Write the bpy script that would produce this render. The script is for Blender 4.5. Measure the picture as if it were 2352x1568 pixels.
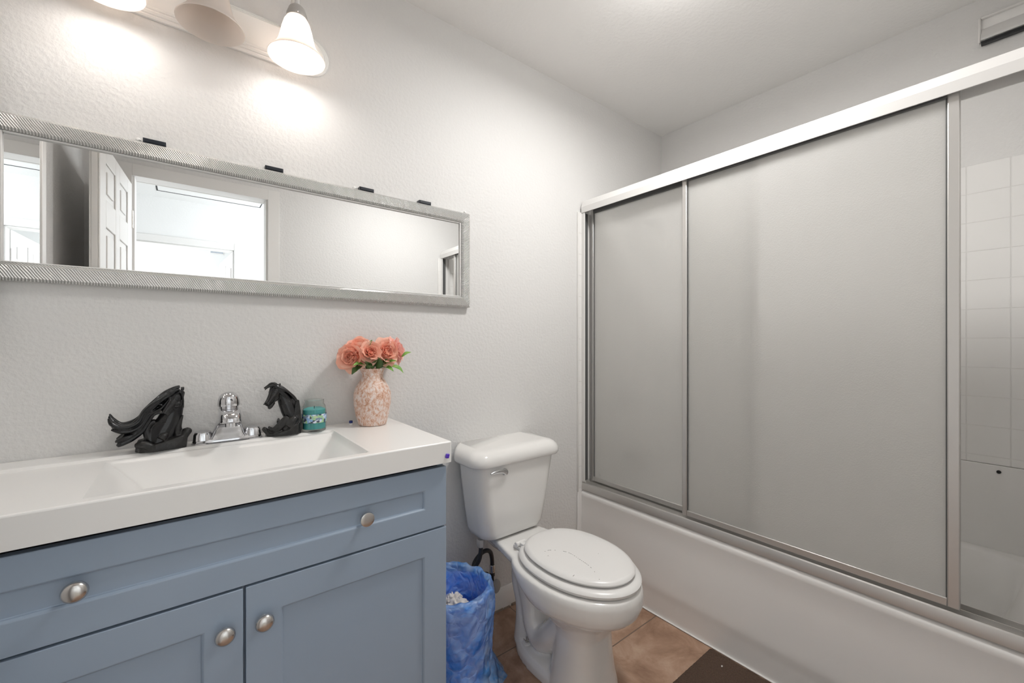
import bpy, bmesh, math, random
from mathutils import Vector, Matrix, noise
random.seed(7)
for o in list(bpy.data.objects): bpy.data.objects.remove(o)
SC = bpy.context.scene
COL = SC.collection
PI = math.pi

# ------------------------------------------------------------------ camera, world, exposure
cam_d = bpy.data.cameras.new('camera'); cam = bpy.data.objects.new('camera', cam_d); COL.objects.link(cam)
cam.location = (0, -1.475, 1.168); cam.rotation_euler = (math.radians(90), 0, math.radians(-38.0))
cam_d.sensor_fit = 'HORIZONTAL'; cam_d.sensor_width = 36; cam_d.lens = 960/2352*36; cam_d.clip_start = 0.01
SC.camera = cam
vs = SC.view_settings
vs.view_transform = 'Standard'; vs.look = 'None'; vs.gamma = 1; vs.use_curve_mapping = False
vs.exposure = 0.84
W = bpy.data.worlds.new('world'); SC.world = W; W.use_nodes = True
W.node_tree.nodes['Background'].inputs[0].default_value = (.75, .87, 1, 1)
W.node_tree.nodes['Background'].inputs[1].default_value = 1.0
SC.cycles.max_bounces = 12; SC.cycles.diffuse_bounces = 6; SC.cycles.transmission_bounces = 10
SC.cycles.transparent_max_bounces = 12; SC.cycles.sample_clamp_indirect = 10

def light(name, kind, loc, power, color=(1, 1, 1), size=.1, size_y=None, rot=(0, 0, 0)):
    d = bpy.data.lights.new(name, kind); d.energy = power; d.color = color
    if kind == 'AREA':
        d.size = size
        if size_y: d.shape = 'RECTANGLE'; d.size_y = size_y
    else: d.shadow_soft_size = size
    o = bpy.data.objects.new(name, d); COL.objects.link(o); o.location = loc; o.rotation_euler = rot
    return o
# daylight through the window of the far bedroom, a hall lamp, and a bathroom lamp added out of view
light('bedroom_daylight', 'AREA', (-1.15, -4.2, 1.5), 24, (.90, .95, 1), 1.2, 1.3, (math.radians(90), 0, math.radians(-90)))
light('hall_lamp_light', 'POINT', (1.0, -2.35, 2.05), 6, (.97, .98, 1), .12)
light('hall_daylight', 'AREA', (1.55, -2.4, 1.3), 15, (.86, .93, 1), 1.2, 1.6, (math.radians(90), 0, math.radians(90)))
light('added_bath_light', 'AREA', (1.22, -.78, 2.345), 7.5, (1, .985, .965), .22)
light('added_bath_glow', 'POINT', (1.22, -.78, 2.285), 1.5, (1, .985, .965), .05)

# ------------------------------------------------------------------ materials
def N(nt, t, **kw):
    n = nt.nodes.new(t)
    for k, v in kw.items(): setattr(n, k, v)
    return n
def mat(name, col, rough=.5, metal=0, bump=None, vary=None, spec=None, coat=0, trans=0, ior=None, emit=None, sheen=0, sss=0):
    m = bpy.data.materials.new(name); m.use_nodes = True; nt = m.node_tree; b = nt.nodes['Principled BSDF']
    b.inputs['Base Color'].default_value = (*col, 1); b.inputs['Roughness'].default_value = rough; b.inputs['Metallic'].default_value = metal
    if spec is not None: b.inputs['Specular IOR Level'].default_value = spec
    if coat: b.inputs['Coat Weight'].default_value = coat; b.inputs['Coat Roughness'].default_value = .08
    if trans: b.inputs['Transmission Weight'].default_value = trans
    if ior: b.inputs['IOR'].default_value = ior
    if sheen: b.inputs['Sheen Weight'].default_value = sheen
    if sss: b.inputs['Subsurface Weight'].default_value = sss; b.inputs['Subsurface Scale'].default_value = .01
    if emit: b.inputs['Emission Color'].default_value = (*emit[0], 1); b.inputs['Emission Strength'].default_value = emit[1]
    tc = N(nt, 'ShaderNodeTexCoord')
    if bump:                                  # (scale, strength, distance[, detail])
        nz = N(nt, 'ShaderNodeTexNoise'); nz.inputs['Scale'].default_value = bump[0]; nz.inputs['Detail'].default_value = bump[3] if len(bump) > 3 else 3
        bp = N(nt, 'ShaderNodeBump'); bp.inputs['Strength'].default_value = bump[1]; bp.inputs['Distance'].default_value = bump[2]
        nt.links.new(tc.outputs['Object'], nz.inputs['Vector']); nt.links.new(nz.outputs['Fac'], bp.inputs['Height']); nt.links.new(bp.outputs['Normal'], b.inputs['Normal'])
    if vary:                                  # (colour2, scale, lo, hi[, detail, distortion])
        nz = N(nt, 'ShaderNodeTexNoise'); nz.inputs['Scale'].default_value = vary[1]; nz.inputs['Detail'].default_value = vary[4] if len(vary) > 4 else 4
        if len(vary) > 5: nz.inputs['Distortion'].default_value = vary[5]
        rp = N(nt, 'ShaderNodeValToRGB'); rp.color_ramp.elements[0].position = vary[2]; rp.color_ramp.elements[1].position = vary[3]
        rp.color_ramp.elements[0].color = (*col, 1); rp.color_ramp.elements[1].color = (*vary[0], 1)
        nt.links.new(tc.outputs['Object'], nz.inputs['Vector']); nt.links.new(nz.outputs['Fac'], rp.inputs['Fac']); nt.links.new(rp.outputs['Color'], b.inputs['Base Color'])
    return m
M = {}
M['wall'] = mat('wall_paint', (.74, .732, .72), .55, bump=(85, .55, .004, 4), spec=.3)
M['ceil'] = mat('ceiling_paint', (.87, .86, .845), .7, bump=(70, .4, .004, 4), spec=.2)
M['hallwall'] = mat('hall_paint', (.84, .84, .83), .6, bump=(80, .3, .003))
M['trim'] = mat('trim_paint', (.80, .785, .765), .35, bump=(30, .05, .002))
M['ceramic'] = mat('ceramic', (.80, .79, .77), .12, coat=.5)
M['seatplastic'] = mat('seat_plastic', (.78, .77, .755), .28)
M['counter'] = mat('cultured_marble', (.87, .865, .85), .22, coat=.15)
M['vanity'] = mat('vanity_paint', (.305, .382, .485), .42, vary=((.325, .402, .505), 3, .35, .7), bump=(160, .04, .001))
M['vanitygapshade'] = mat('vanity_gap_shade', (.07, .08, .09), .6)
M['nickel'] = mat('brushed_nickel', (.62, .60, .58), .24, 1)
M['chrome'] = mat('chrome', (.62, .62, .635), .09, 1)
M['alu'] = mat('shower_aluminium', (.63, .615, .595), .38, .75, bump=(200, .05, .0005))
M['aluwhite'] = mat('satin_white_metal', (.72, .71, .695), .38, 0)
M['rubber_and_shade'] = mat('grey_rubber_and_shade', (.10, .10, .10), .6)  # glass gaskets, and dark strips standing for shade
M['dark'] = mat('dark_gap', (.03, .03, .032), .7)
M['blackplastic'] = mat('black_plastic', (.018, .019, .022), .4)
M['black'] = mat('black_resin', (.006, .006, .0075), .24, vary=((.017, .0165, .016), 60, .4, .75), bump=(110, .22, .002), spec=.5)
M['blackmane'] = mat('black_resin_hair', (.004, .0045, .006), .25, bump=(140, .25, .002), spec=.55)
M['rock'] = mat('black_resin_rock', (.009, .0088, .009), .36, vary=((.03, .028, .027), 70, .45, .8), bump=(90, .6, .004), spec=.5)
M['tub'] = mat('tub_enamel', (.86, .85, .835), .16, coat=.3)
M['leaf'] = mat('leaf_green', (.09, .28, .04), .5, vary=((.30, .50, .10), 45, .35, .7))
M['leafdark'] = mat('leaf_dark', (.045, .10, .03), .5, vary=((.10, .17, .05), 50, .35, .7))
M['stem'] = mat('stem_green', (.07, .14, .04), .6)
M['rug'] = mat('brown_rug', (.085, .052, .036), .95, vary=((.13, .08, .055), 230, .35, .7), bump=(330, 1, .006))
M['tissue'] = mat('tissue_paper', (.72, .68, .64), .9, bump=(60, .3, .004))
M['hose'] = mat('braided_hose', (.03, .03, .032), .42, bump=(300, .6, .002))
M['bead'] = mat('purple_plastic', (.10, .03, .55), .15, coat=.5)
M['wax'] = mat('teal_wax', (.10, .50, .50), .45, sss=.3)
M['valveplastic'] = mat('grey_valve', (.42, .40, .38), .4)
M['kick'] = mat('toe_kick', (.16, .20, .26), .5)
M['bulb'] = mat('lit_bulb', (1, 1, 1), .4, emit=((1, .95, .89), 9))
M['bulboff'] = mat('unlit_bulb', (.85, .83, .8), .2)

def petal_mat(name, a, b):
    m = mat(name, a, .55, vary=(b, 28, .3, .7)); nt = m.node_tree
    p = nt.nodes['Principled BSDF']; out = nt.nodes['Material Output']
    tr = N(nt, 'ShaderNodeBsdfTranslucent'); mx = N(nt, 'ShaderNodeMixShader'); mx.inputs[0].default_value = .3
    src = p.inputs['Base Color'].links[0].from_socket
    nt.links.new(src, tr.inputs['Color']); nt.links.new(p.outputs[0], mx.inputs[1]); nt.links.new(tr.outputs[0], mx.inputs[2]); nt.links.new(mx.outputs[0], out.inputs[0])
    return m
M['petal'] = petal_mat('petal_coral', (1, .49, .35), (1.0, .66, .53))
M['petalpink'] = petal_mat('petal_pink', (1, .55, .48), (1, .70, .64))

def translucent_mix(name, col, rough, fac_trans, tcol=None, gloss=.1):
    m = bpy.data.materials.new(name); m.use_nodes = True; nt = m.node_tree; out = nt.nodes['Material Output']; b = nt.nodes['Principled BSDF']
    b.inputs['Base Color'].default_value = (*col, 1); b.inputs['Roughness'].default_value = rough
    tr = N(nt, 'ShaderNodeBsdfTranslucent'); tr.inputs['Color'].default_value = (*(tcol or col), 1)
    mx = N(nt, 'ShaderNodeMixShader'); mx.inputs[0].default_value = fac_trans
    nt.links.new(b.outputs[0], mx.inputs[1]); nt.links.new(tr.outputs[0], mx.inputs[2]); nt.links.new(mx.outputs[0], out.inputs[0])
    return m
M['shade'] = translucent_mix('shade_glass', (.84, .79, .75), .25, .42, (.90, .84, .79))

def frosted():
    m = bpy.data.materials.new('frosted_glass'); m.use_nodes = True; nt = m.node_tree; out = nt.nodes['Material Output']; b = nt.nodes['Principled BSDF']
    b.inputs['Base Color'].default_value = (.80, .795, .78, 1); b.inputs['Roughness'].default_value = .34
    tc = N(nt, 'ShaderNodeTexCoord'); nz = N(nt, 'ShaderNodeTexNoise'); nz.inputs['Scale'].default_value = 260; nz.inputs['Detail'].default_value = 2
    bp = N(nt, 'ShaderNodeBump'); bp.inputs['Strength'].default_value = .35; bp.inputs['Distance'].default_value = .002
    nt.links.new(tc.outputs['Object'], nz.inputs['Vector']); nt.links.new(nz.outputs['Fac'], bp.inputs['Height']); nt.links.new(bp.outputs['Normal'], b.inputs['Normal'])
    rf = N(nt, 'ShaderNodeBsdfRefraction'); rf.inputs['Color'].default_value = (.97, .97, .96, 1); rf.inputs['Roughness'].default_value = .36; rf.inputs['IOR'].default_value = 1.12
    nt.links.new(bp.outputs['Normal'], rf.inputs['Normal'])
    # noise mixes milky and see-through glass in patches
    sep = N(nt, 'ShaderNodeTexNoise'); sep.inputs['Scale'].default_value = 3; mp = N(nt, 'ShaderNodeMapping'); mp.inputs['Scale'].default_value = (1, 3, .6)
    nt.links.new(tc.outputs['Object'], mp.inputs['Vector']); nt.links.new(mp.outputs[0], sep.inputs['Vector'])
    mr = N(nt, 'ShaderNodeMapRange'); mr.inputs['To Min'].default_value = .36; mr.inputs['To Max'].default_value = .48
    nt.links.new(sep.outputs['Fac'], mr.inputs['Value'])
    tl = N(nt, 'ShaderNodeBsdfTranslucent'); tl.inputs['Color'].default_value = (.9, .895, .88, 1)
    m0 = N(nt, 'ShaderNodeMixShader'); m0.inputs[0].default_value = .58; nt.links.new(b.outputs[0], m0.inputs[1]); nt.links.new(tl.outputs[0], m0.inputs[2])
    tp = N(nt, 'ShaderNodeBsdfTransparent'); m1 = N(nt, 'ShaderNodeMixShader'); m1.inputs[0].default_value = .36
    nt.links.new(rf.outputs[0], m1.inputs[1]); nt.links.new(tp.outputs[0], m1.inputs[2])
    mx = N(nt, 'ShaderNodeMixShader'); nt.links.new(mr.outputs[0], mx.inputs[0])
    nt.links.new(m0.outputs[0], mx.inputs[1]); nt.links.new(m1.outputs[0], mx.inputs[2]); nt.links.new(mx.outputs[0], out.inputs[0])
    return m
M['frost'] = frosted()
M['mirror'] = mat('mirror_silver', (.93, .94, .94), .0, 1)
M['clear'] = mat('clear_glass', (.93, .97, .96), .02, trans=1, ior=1.3)

def ridged(name, sx, sz):
    m = mat(name, (.60, .595, .58), .30, .45); nt = m.node_tree; b = nt.nodes['Principled BSDF']
    tc = N(nt, 'ShaderNodeTexCoord'); mp = N(nt, 'ShaderNodeMapping'); mp.inputs['Scale'].default_value = (sx, 1, sz)
    wv = N(nt, 'ShaderNodeTexWave'); wv.wave_type = 'BANDS'; wv.bands_direction = 'DIAGONAL'
    wv.inputs['Scale'].default_value = 96; wv.inputs['Distortion'].default_value = 4.5; wv.inputs['Detail'].default_value = 1; wv.inputs['Detail Scale'].default_value = .26
    bp = N(nt, 'ShaderNodeBump'); bp.inputs['Strength'].default_value = .8; bp.inputs['Distance'].default_value = .004
    rp = N(nt, 'ShaderNodeValToRGB'); rp.color_ramp.elements[0].color = (.52, .515, .50, 1); rp.color_ramp.elements[1].color = (.93, .925, .91, 1)
    rp.color_ramp.elements[0].position = .1; rp.color_ramp.elements[1].position = .75
    nt.links.new(tc.outputs['Object'], mp.inputs['Vector']); nt.links.new(mp.outputs[0], wv.inputs['Vector'])
    nt.links.new(wv.outputs['Fac'], bp.inputs['Height']); nt.links.new(bp.outputs['Normal'], b.inputs['Normal'])
    nt.links.new(wv.outputs['Fac'], rp.inputs['Fac']); nt.links.new(rp.outputs['Color'], b.inputs['Base Color'])
    return m
M['ridge'] = ridged('silver_ridges', 1.25, .85)
M['ridgev'] = ridged('silver_ridges_upright', .85, -1.25)

def tiles(name, axes, col, grout, size, mortar, rough, bumpd, offs=(0, 0), stagger=0, vary=None, coat=0):
    m = mat(name, col, rough, coat=coat); nt = m.node_tree; b = nt.nodes['Principled BSDF']
    tc = N(nt, 'ShaderNodeTexCoord'); sp = N(nt, 'ShaderNodeSeparateXYZ'); cb = N(nt, 'ShaderNodeCombineXYZ'); mp = N(nt, 'ShaderNodeMapping')
    nt.links.new(tc.outputs['Object'], sp.inputs[0])
    nt.links.new(sp.outputs[axes[0]], cb.inputs[0]); nt.links.new(sp.outputs[axes[1]], cb.inputs[1]); nt.links.new(cb.outputs[0], mp.inputs[0])
    mp.inputs['Location'].default_value = (offs[0], offs[1], 0)
    br = N(nt, 'ShaderNodeTexBrick'); br.offset = stagger; br.inputs['Scale'].default_value = 1
    br.inputs['Brick Width'].default_value = size; br.inputs['Row Height'].default_value = size; br.inputs['Mortar Size'].default_value = mortar; br.inputs['Mortar Smooth'].default_value = .3
    br.inputs['Color1'].default_value = (*col, 1); br.inputs['Color2'].default_value = (*col, 1); br.inputs['Mortar'].default_value = (*grout, 1)
    nt.links.new(mp.outputs[0], br.inputs['Vector'])
    bp = N(nt, 'ShaderNodeBump'); bp.inputs['Strength'].default_value = .8; bp.inputs['Distance'].default_value = bumpd; bp.invert = True
    nt.links.new(br.outputs['Fac'], bp.inputs['Height']); nt.links.new(bp.outputs['Normal'], b.inputs['Normal'])
    last = br.outputs['Color']
    if vary:
        nz = N(nt, 'ShaderNodeTexNoise'); nz.inputs['Scale'].default_value = vary[1]; nz.inputs['Detail'].default_value = 9; nz.inputs['Roughness'].default_value = .68; nz.inputs['Distortion'].default_value = .6
        nt.links.new(tc.outputs['Object'], nz.inputs['Vector'])
        rp = N(nt, 'ShaderNodeValToRGB'); e = rp.color_ramp.elements; e[0].position = .3; e[1].position = .72; e[0].color = (*vary[0][0], 1); e[1].color = (*vary[0][2], 1)
        k = e.new(.5); k.color = (*vary[0][1], 1)
        nt.links.new(nz.outputs['Fac'], rp.inputs['Fac'])
        mx = N(nt, 'ShaderNodeMix'); mx.data_type = 'RGBA'; nt.links.new(br.outputs['Fac'], mx.inputs[0]); nt.links.new(rp.outputs['Color'], mx.inputs[6]); mx.inputs[7].default_value = (*grout, 1)
        last = mx.outputs[2]
    nt.links.new(last, b.inputs['Base Color'])
    return m
M['floor'] = tiles('floor_tile', (1, 0), (.25, .15, .10), (.20, .145, .11), .457, .0025, .45, .002, (.6785, -1.124), .5,
                   (((.24, .135, .085), (.40, .25, .17), (.55, .39, .29)), 7))
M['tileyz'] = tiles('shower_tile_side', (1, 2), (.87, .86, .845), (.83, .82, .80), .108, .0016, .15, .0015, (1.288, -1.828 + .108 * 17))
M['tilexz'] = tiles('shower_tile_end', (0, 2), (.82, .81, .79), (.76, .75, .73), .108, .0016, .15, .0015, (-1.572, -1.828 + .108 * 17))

def vase_mat():
    m = mat('mottled_vase', (.74, .60, .53), .42); nt = m.node_tree; b = nt.nodes['Principled BSDF']
    tc = N(nt, 'ShaderNodeTexCoord'); mp = N(nt, 'ShaderNodeMapping'); mp.inputs['Scale'].default_value = (1, 1, .7)
    n1 = N(nt, 'ShaderNodeTexNoise'); n1.inputs['Scale'].default_value = 105; n1.inputs['Detail'].default_value = 6; n1.inputs['Roughness'].default_value = .7; n1.inputs['Distortion'].default_value = .5
    rp = N(nt, 'ShaderNodeValToRGB'); e = rp.color_ramp.elements; e[0].position = .36; e[0].color = (.50, .23, .13, 1); e[1].position = .58; e[1].color = (.80, .70, .66, 1)
    k = e.new(.47); k.color = (.70, .46, .35, 1)
    nt.links.new(tc.outputs['Object'], mp.inputs[0]); nt.links.new(mp.outputs[0], n1.inputs['Vector']); nt.links.new(n1.outputs['Fac'], rp.inputs['Fac']); nt.links.new(rp.outputs['Color'], b.inputs['Base Color'])
    bp = N(nt, 'ShaderNodeBump'); bp.inputs['Strength'].default_value = .3; bp.inputs['Distance'].default_value = .002
    nt.links.new(n1.outputs['Fac'], bp.inputs['Height']); nt.links.new(bp.outputs['Normal'], b.inputs['Normal'])
    return m
M['vase'] = vase_mat()
def label_mat():
    m = mat('candle_label', (.4, .5, .7), .4); nt = m.node_tree; b = nt.nodes['Principled BSDF']
    tc = N(nt, 'ShaderNodeTexCoord'); vo = N(nt, 'ShaderNodeTexVoronoi'); vo.inputs['Scale'].default_value = 150
    sp = N(nt, 'ShaderNodeSeparateColor'); rp = N(nt, 'ShaderNodeValToRGB'); rp.color_ramp.interpolation = 'CONSTANT'; e = rp.color_ramp.elements
    cols = [(.06, .08, .13), (.30, .50, .78), (.62, .72, .86), (.38, .62, .34), (.55, .68, .42), (.22, .30, .42), (.75, .80, .90)]
    e[0].color = (*cols[0], 1); e[1].position = 1 / 7; e[1].color = (*cols[1], 1)
    for i in range(2, 7):
        k = e.new(i / 7); k.color = (*cols[i], 1)
    nt.links.new(tc.outputs['Object'], vo.inputs['Vector']); nt.links.new(vo.outputs['Color'], sp.inputs[0]); nt.links.new(sp.outputs[0], rp.inputs['Fac']); nt.links.new(rp.outputs['Color'], b.inputs['Base Color'])
    return m
M['label'] = label_mat()
def bag_mat():
    m = bpy.data.materials.new('blue_bag_film'); m.use_nodes = True; nt = m.node_tree; out = nt.nodes['Material Output']; b = nt.nodes['Principled BSDF']
    tc = N(nt, 'ShaderNodeTexCoord'); nz = N(nt, 'ShaderNodeTexNoise'); nz.inputs['Scale'].default_value = 11; nz.inputs['Detail'].default_value = 5; nz.inputs['Distortion'].default_value = 1.2
    rp = N(nt, 'ShaderNodeValToRGB'); e = rp.color_ramp.elements; e[0].position = .36; e[0].color = (.13, .46, 1, 1); e[1].position = .66; e[1].color = (.55, .75, 1, 1)
    nt.links.new(tc.outputs['Object'], nz.inputs['Vector']); nt.links.new(nz.outputs['Fac'], rp.inputs['Fac']); nt.links.new(rp.outputs['Color'], b.inputs['Base Color'])
    b.inputs['Roughness'].default_value = .22; b.inputs['Specular IOR Level'].default_value = .8; b.inputs['Coat Weight'].default_value = .6; b.inputs['Coat Roughness'].default_value = .12
    mp = N(nt, 'ShaderNodeMapping'); nt.links.new(tc.outputs['Object'], mp.inputs[0])
    n2 = N(nt, 'ShaderNodeTexNoise'); n2.inputs['Scale'].default_value = 13; n2.inputs['Detail'].default_value = 1.5; n2.inputs['Distortion'].default_value = .8
    nt.links.new(mp.outputs[0], n2.inputs['Vector'])
    n3 = N(nt, 'ShaderNodeTexNoise'); n3.inputs['Scale'].default_value = 9; n3.inputs['Detail'].default_value = 3
    nt.links.new(tc.outputs['Object'], n3.inputs['Vector'])
    ad = N(nt, 'ShaderNodeMix'); ad.data_type = 'RGBA'; ad.inputs[0].default_value = .25; nt.links.new(tc.outputs['Object'], ad.inputs[6]); nt.links.new(n3.outputs['Color'], ad.inputs[7])
    v2 = N(nt, 'ShaderNodeTexVoronoi'); v2.feature = 'DISTANCE_TO_EDGE'; v2.inputs['Scale'].default_value = 13; m3 = N(nt, 'ShaderNodeMapping'); m3.inputs['Scale'].default_value = (1.3, 1.3, .65); m3.inputs['Rotation'].default_value = (.4, .5, .3); nt.links.new(ad.outputs[2], m3.inputs['Vector']); nt.links.new(m3.outputs[0], v2.inputs['Vector'])
    cr = N(nt, 'ShaderNodeValToRGB'); q = cr.color_ramp.elements; q[0].position = 0; q[0].color = (.45, .45, .45, 1); q[1].position = .16; q[1].color = (0, 0, 0, 1)
    nt.links.new(v2.outputs['Distance'], cr.inputs['Fac'])
    cm = N(nt, 'ShaderNodeMix'); cm.data_type = 'RGBA'; nt.links.new(cr.outputs['Color'], cm.inputs[0]); nt.links.new(rp.outputs['Color'], cm.inputs[6]); cm.inputs[7].default_value = (.62, .76, 1, 1)
    nt.links.new(cm.outputs[2], b.inputs['Base Color'])
    bp = N(nt, 'ShaderNodeBump'); bp.inputs['Strength'].default_value = .7; bp.inputs['Distance'].default_value = .03
    hm = N(nt, 'ShaderNodeMath'); hm.operation = 'MULTIPLY_ADD'; hm.inputs[1].default_value = .9; nt.links.new(v2.outputs['Distance'], hm.inputs[0]); nt.links.new(n2.outputs['Fac'], hm.inputs[2])
    nt.links.new(hm.outputs[0], bp.inputs['Height']); nt.links.new(bp.outputs['Normal'], b.inputs['Normal'])
    tr = N(nt, 'ShaderNodeBsdfTranslucent'); nt.links.new(cm.outputs[2], tr.inputs['Color'])
    tp = N(nt, 'ShaderNodeBsdfTransparent'); tp.inputs['Color'].default_value = (.45, .65, 1, 1)
    mx = N(nt, 'ShaderNodeMixShader'); mx.inputs[0].default_value = .35
    nt.links.new(b.outputs[0], mx.inputs[1]); nt.links.new(tr.outputs[0], mx.inputs[2])
    m2 = N(nt, 'ShaderNodeMixShader'); m2.inputs[0].default_value = .34
    nt.links.new(mx.outputs[0], m2.inputs[1]); nt.links.new(tp.outputs[0], m2.inputs[2]); nt.links.new(m2.outputs[0], out.inputs[0])
    return m
M['bag'] = bag_mat()
M['bin'] = mat('blue_bin_plastic', (.14, .42, .95), .4)

# ------------------------------------------------------------------ mesh helpers
def bx(bm, x0, x1, y0, y1, z0, z1):
    v = [bm.verts.new(p) for p in ((x0, y0, z0), (x1, y0, z0), (x1, y1, z0), (x0, y1, z0), (x0, y0, z1), (x1, y0, z1), (x1, y1, z1), (x0, y1, z1))]
    for f in ((0, 3, 2, 1), (4, 5, 6, 7), (0, 1, 5, 4), (1, 2, 6, 5), (2, 3, 7, 6), (3, 0, 4, 7)): bm.faces.new([v[i] for i in f])
def loft(bm, rings, cap0=True, cap1=True, closed=True):
    rs = [[bm.verts.new(p) for p in r] for r in rings]; n = len(rs[0])
    for a, b in zip(rs, rs[1:]):
        for i in range(n if closed else n - 1):
            j = (i + 1) % n
            bm.faces.new((a[i], a[j], b[j], b[i]))
    if cap0: bm.faces.new(rs[0][::-1])
    if cap1: bm.faces.new(rs[-1])
    return rs
def circ(cx, cy, z, rx, ry=None, n=32, p=2.0, ph=0):
    ry = rx if ry is None else ry; out = []
    for i in range(n):
        a = 2 * PI * i / n + ph; c, s = math.cos(a), math.sin(a)
        out.append((cx + rx * math.copysign(abs(c) ** (2 / p), c), cy + ry * math.copysign(abs(s) ** (2 / p), s), z))
    return out
def lathe(bm, prof, c=(0, 0, 0), axis='Z', n=40, cap0=True, cap1=True):
    rings = []
    for r, h in prof:
        ring = []
        for i in range(n):
            a = 2 * PI * i / n; u, w = r * math.cos(a), r * math.sin(a)
            if axis == 'Z': q = (u, w, h)
            elif axis == 'Y': q = (u, h, w)
            else: q = (h, u, w)
            ring.append((c[0] + q[0], c[1] + q[1], c[2] + q[2]))
        rings.append(ring)
    loft(bm, rings, cap0, cap1)
def smooth_path(pts, k=6):
    P = [Vector(p) for p in pts]; out = []
    for i in range(len(P) - 1):
        p0 = P[max(i - 1, 0)]; p1 = P[i]; p2 = P[i + 1]; p3 = P[min(i + 2, len(P) - 1)]
        for j in range(k):
            t = j / k
            out.append(.5 * ((2 * p1) + (p2 - p0) * t + (2 * p0 - 5 * p1 + 4 * p2 - p3) * t * t + (3 * p1 - p0 - 3 * p2 + p3) * t ** 3))
    out.append(P[-1]); return out
def tube(bm, pts, rad, n=12, k=6, side=(0, 1, 0), rs=None):
    """tube along a smooth curve; rad = one radius or a list of radii / (in-plane, side) pairs, one per control point"""
    P = smooth_path(pts, k) if k > 1 else [Vector(p) for p in pts]
    m = len(pts)
    R = rad if isinstance(rad, (list, tuple)) else [rad] * m
    R = [(r, r) if not isinstance(r, (list, tuple)) else r for r in R]
    rings = []; side = Vector(side)
    for i, p in enumerate(P):
        t = (P[min(i + 1, len(P) - 1)] - P[max(i - 1, 0)]).normalized()
        s = side - t * side.dot(t)
        if s.length < 1e-4: s = t.orthogonal()
        s.normalize(); u = t.cross(s)
        f = i / max(k, 1) if k > 1 else i; a = min(int(f), m - 2); w = f - a
        r0 = R[a][0] * (1 - w) + R[a + 1][0] * w; r1 = R[a][1] * (1 - w) + R[a + 1][1] * w
        rings.append([p + u * r0 * math.cos(2 * PI * j / n) + s * r1 * math.sin(2 * PI * j / n) for j in range(n)])
    loft(bm, rings)
def prism(bm, poly, axis, a, b):
    """extrude a 2-D polygon along an axis from a to b"""
    def P(q, h):
        return {'X': (h, q[0], q[1]), 'Y': (q[0], h, q[1]), 'Z': (q[0], q[1], h)}[axis]
    loft(bm, [[P(q, a) for q in poly], [P(q, b) for q in poly]])
def rrect(x0, x1, y0, y1, z, r, k=6):
    out = []
    for cx, cy, a0 in ((x1 - r, y1 - r, 0), (x0 + r, y1 - r, PI / 2), (x0 + r, y0 + r, PI), (x1 - r, y0 + r, 1.5 * PI)):
        for i in range(k + 1):
            a = a0 + PI / 2 * i / k; out.append((cx + r * math.cos(a), cy + r * math.sin(a), z))
    return out
def obj(name, bm, m, parent=None, bevel=0, seg=2, smooth=35, sub=0, remesh=0, rsm=0, loc=None):
    bmesh.ops.recalc_face_normals(bm, faces=bm.faces)
    me = bpy.data.meshes.new(name); bm.to_mesh(me); bm.free()
    o = bpy.data.objects.new(name, me); COL.objects.link(o)
    for mm in (m if isinstance(m, (list, tuple)) else [m]): me.materials.append(mm)
    if smooth:
        me.polygons.foreach_set('use_smooth', [True] * len(me.polygons))
        if smooth < 180: me.set_sharp_from_angle(angle=math.radians(smooth))
    if remesh:
        r = o.modifiers.new('remesh', 'REMESH'); r.mode = 'VOXEL'; r.voxel_size = remesh; r.use_smooth_shade = True
        if rsm: s = o.modifiers.new('smooth', 'SMOOTH'); s.factor = .5; s.iterations = rsm
    if bevel:
        b = o.modifiers.new('bevel', 'BEVEL'); b.width = bevel; b.segments = seg; b.limit_method = 'ANGLE'; b.angle_limit = math.radians(40); b.harden_normals = False
    if sub:
        s = o.modifiers.new('subdivision', 'SUBSURF'); s.levels = sub; s.render_levels = sub
    if parent: o.parent = parent; o.matrix_parent_inverse = parent.matrix_world.inverted() if parent.type != 'EMPTY' else Matrix.Translation(-Vector(parent.location))
    return o
def thing(name, label, cat, loc, group=None):
    o = bpy.data.objects.new(name, None); COL.objects.link(o); o.location = loc; o.empty_display_size = .05
    o['label'] = label; o['category'] = cat
    if group: o['group'] = group
    return o
def tag(o, label, cat, group=None):
    o['label'] = label; o['category'] = cat
    if group: o['group'] = group
    return o
def struct(name, bm, m, label=None, parent=None, **kw):
    o = obj(name, bm, m, parent, **kw)
    if not parent:
        o['kind'] = 'structure'
        if label: o['label'] = label
    return o
B = bmesh.new
def boxes(*bs):
    bm = B()
    for b in bs: bx(bm, *b)
    return bm

# ------------------------------------------------------------------ the room
H = 2.44; YF = -1.52; YB = -1.61; XR = 2.33; XL = -.40
struct('floor', boxes((XL - .1, XR + .1, YF, .1, -.08, 0)), M['floor'], 'brown mottled tile floor', smooth=0)
struct('ceiling', boxes((XL - .1, XR + .1, YF, .1, H, H + .08)), M['ceil'], 'pale grey textured ceiling', smooth=0)
struct('wall_back', boxes((XL - .1, XR + .1, 0, .1, 0, H)), M['wall'], 'white textured wall behind vanity and toilet', smooth=0)
struct('wall_right', boxes((XR, XR + .1, YB, 0, 0, H)), M['wall'], 'pale grey wall above the tub', smooth=0)
struct('wall_left', boxes((XL - .1, XL, YB, 0, 0, H)), M['wall'], 'wall at the left end of the vanity', smooth=0)
DX0, DX1, DZ = -.225, .405, 2.045
struct('wall_front', boxes((XL, DX0, YB, YF, 0, H), (DX1, XR, YB, YF, 0, H), (DX0, DX1, YB, YF, DZ, H)), M['wall'], 'wall with the doorway, seen in the mirror', smooth=0)
bm = B()
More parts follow.
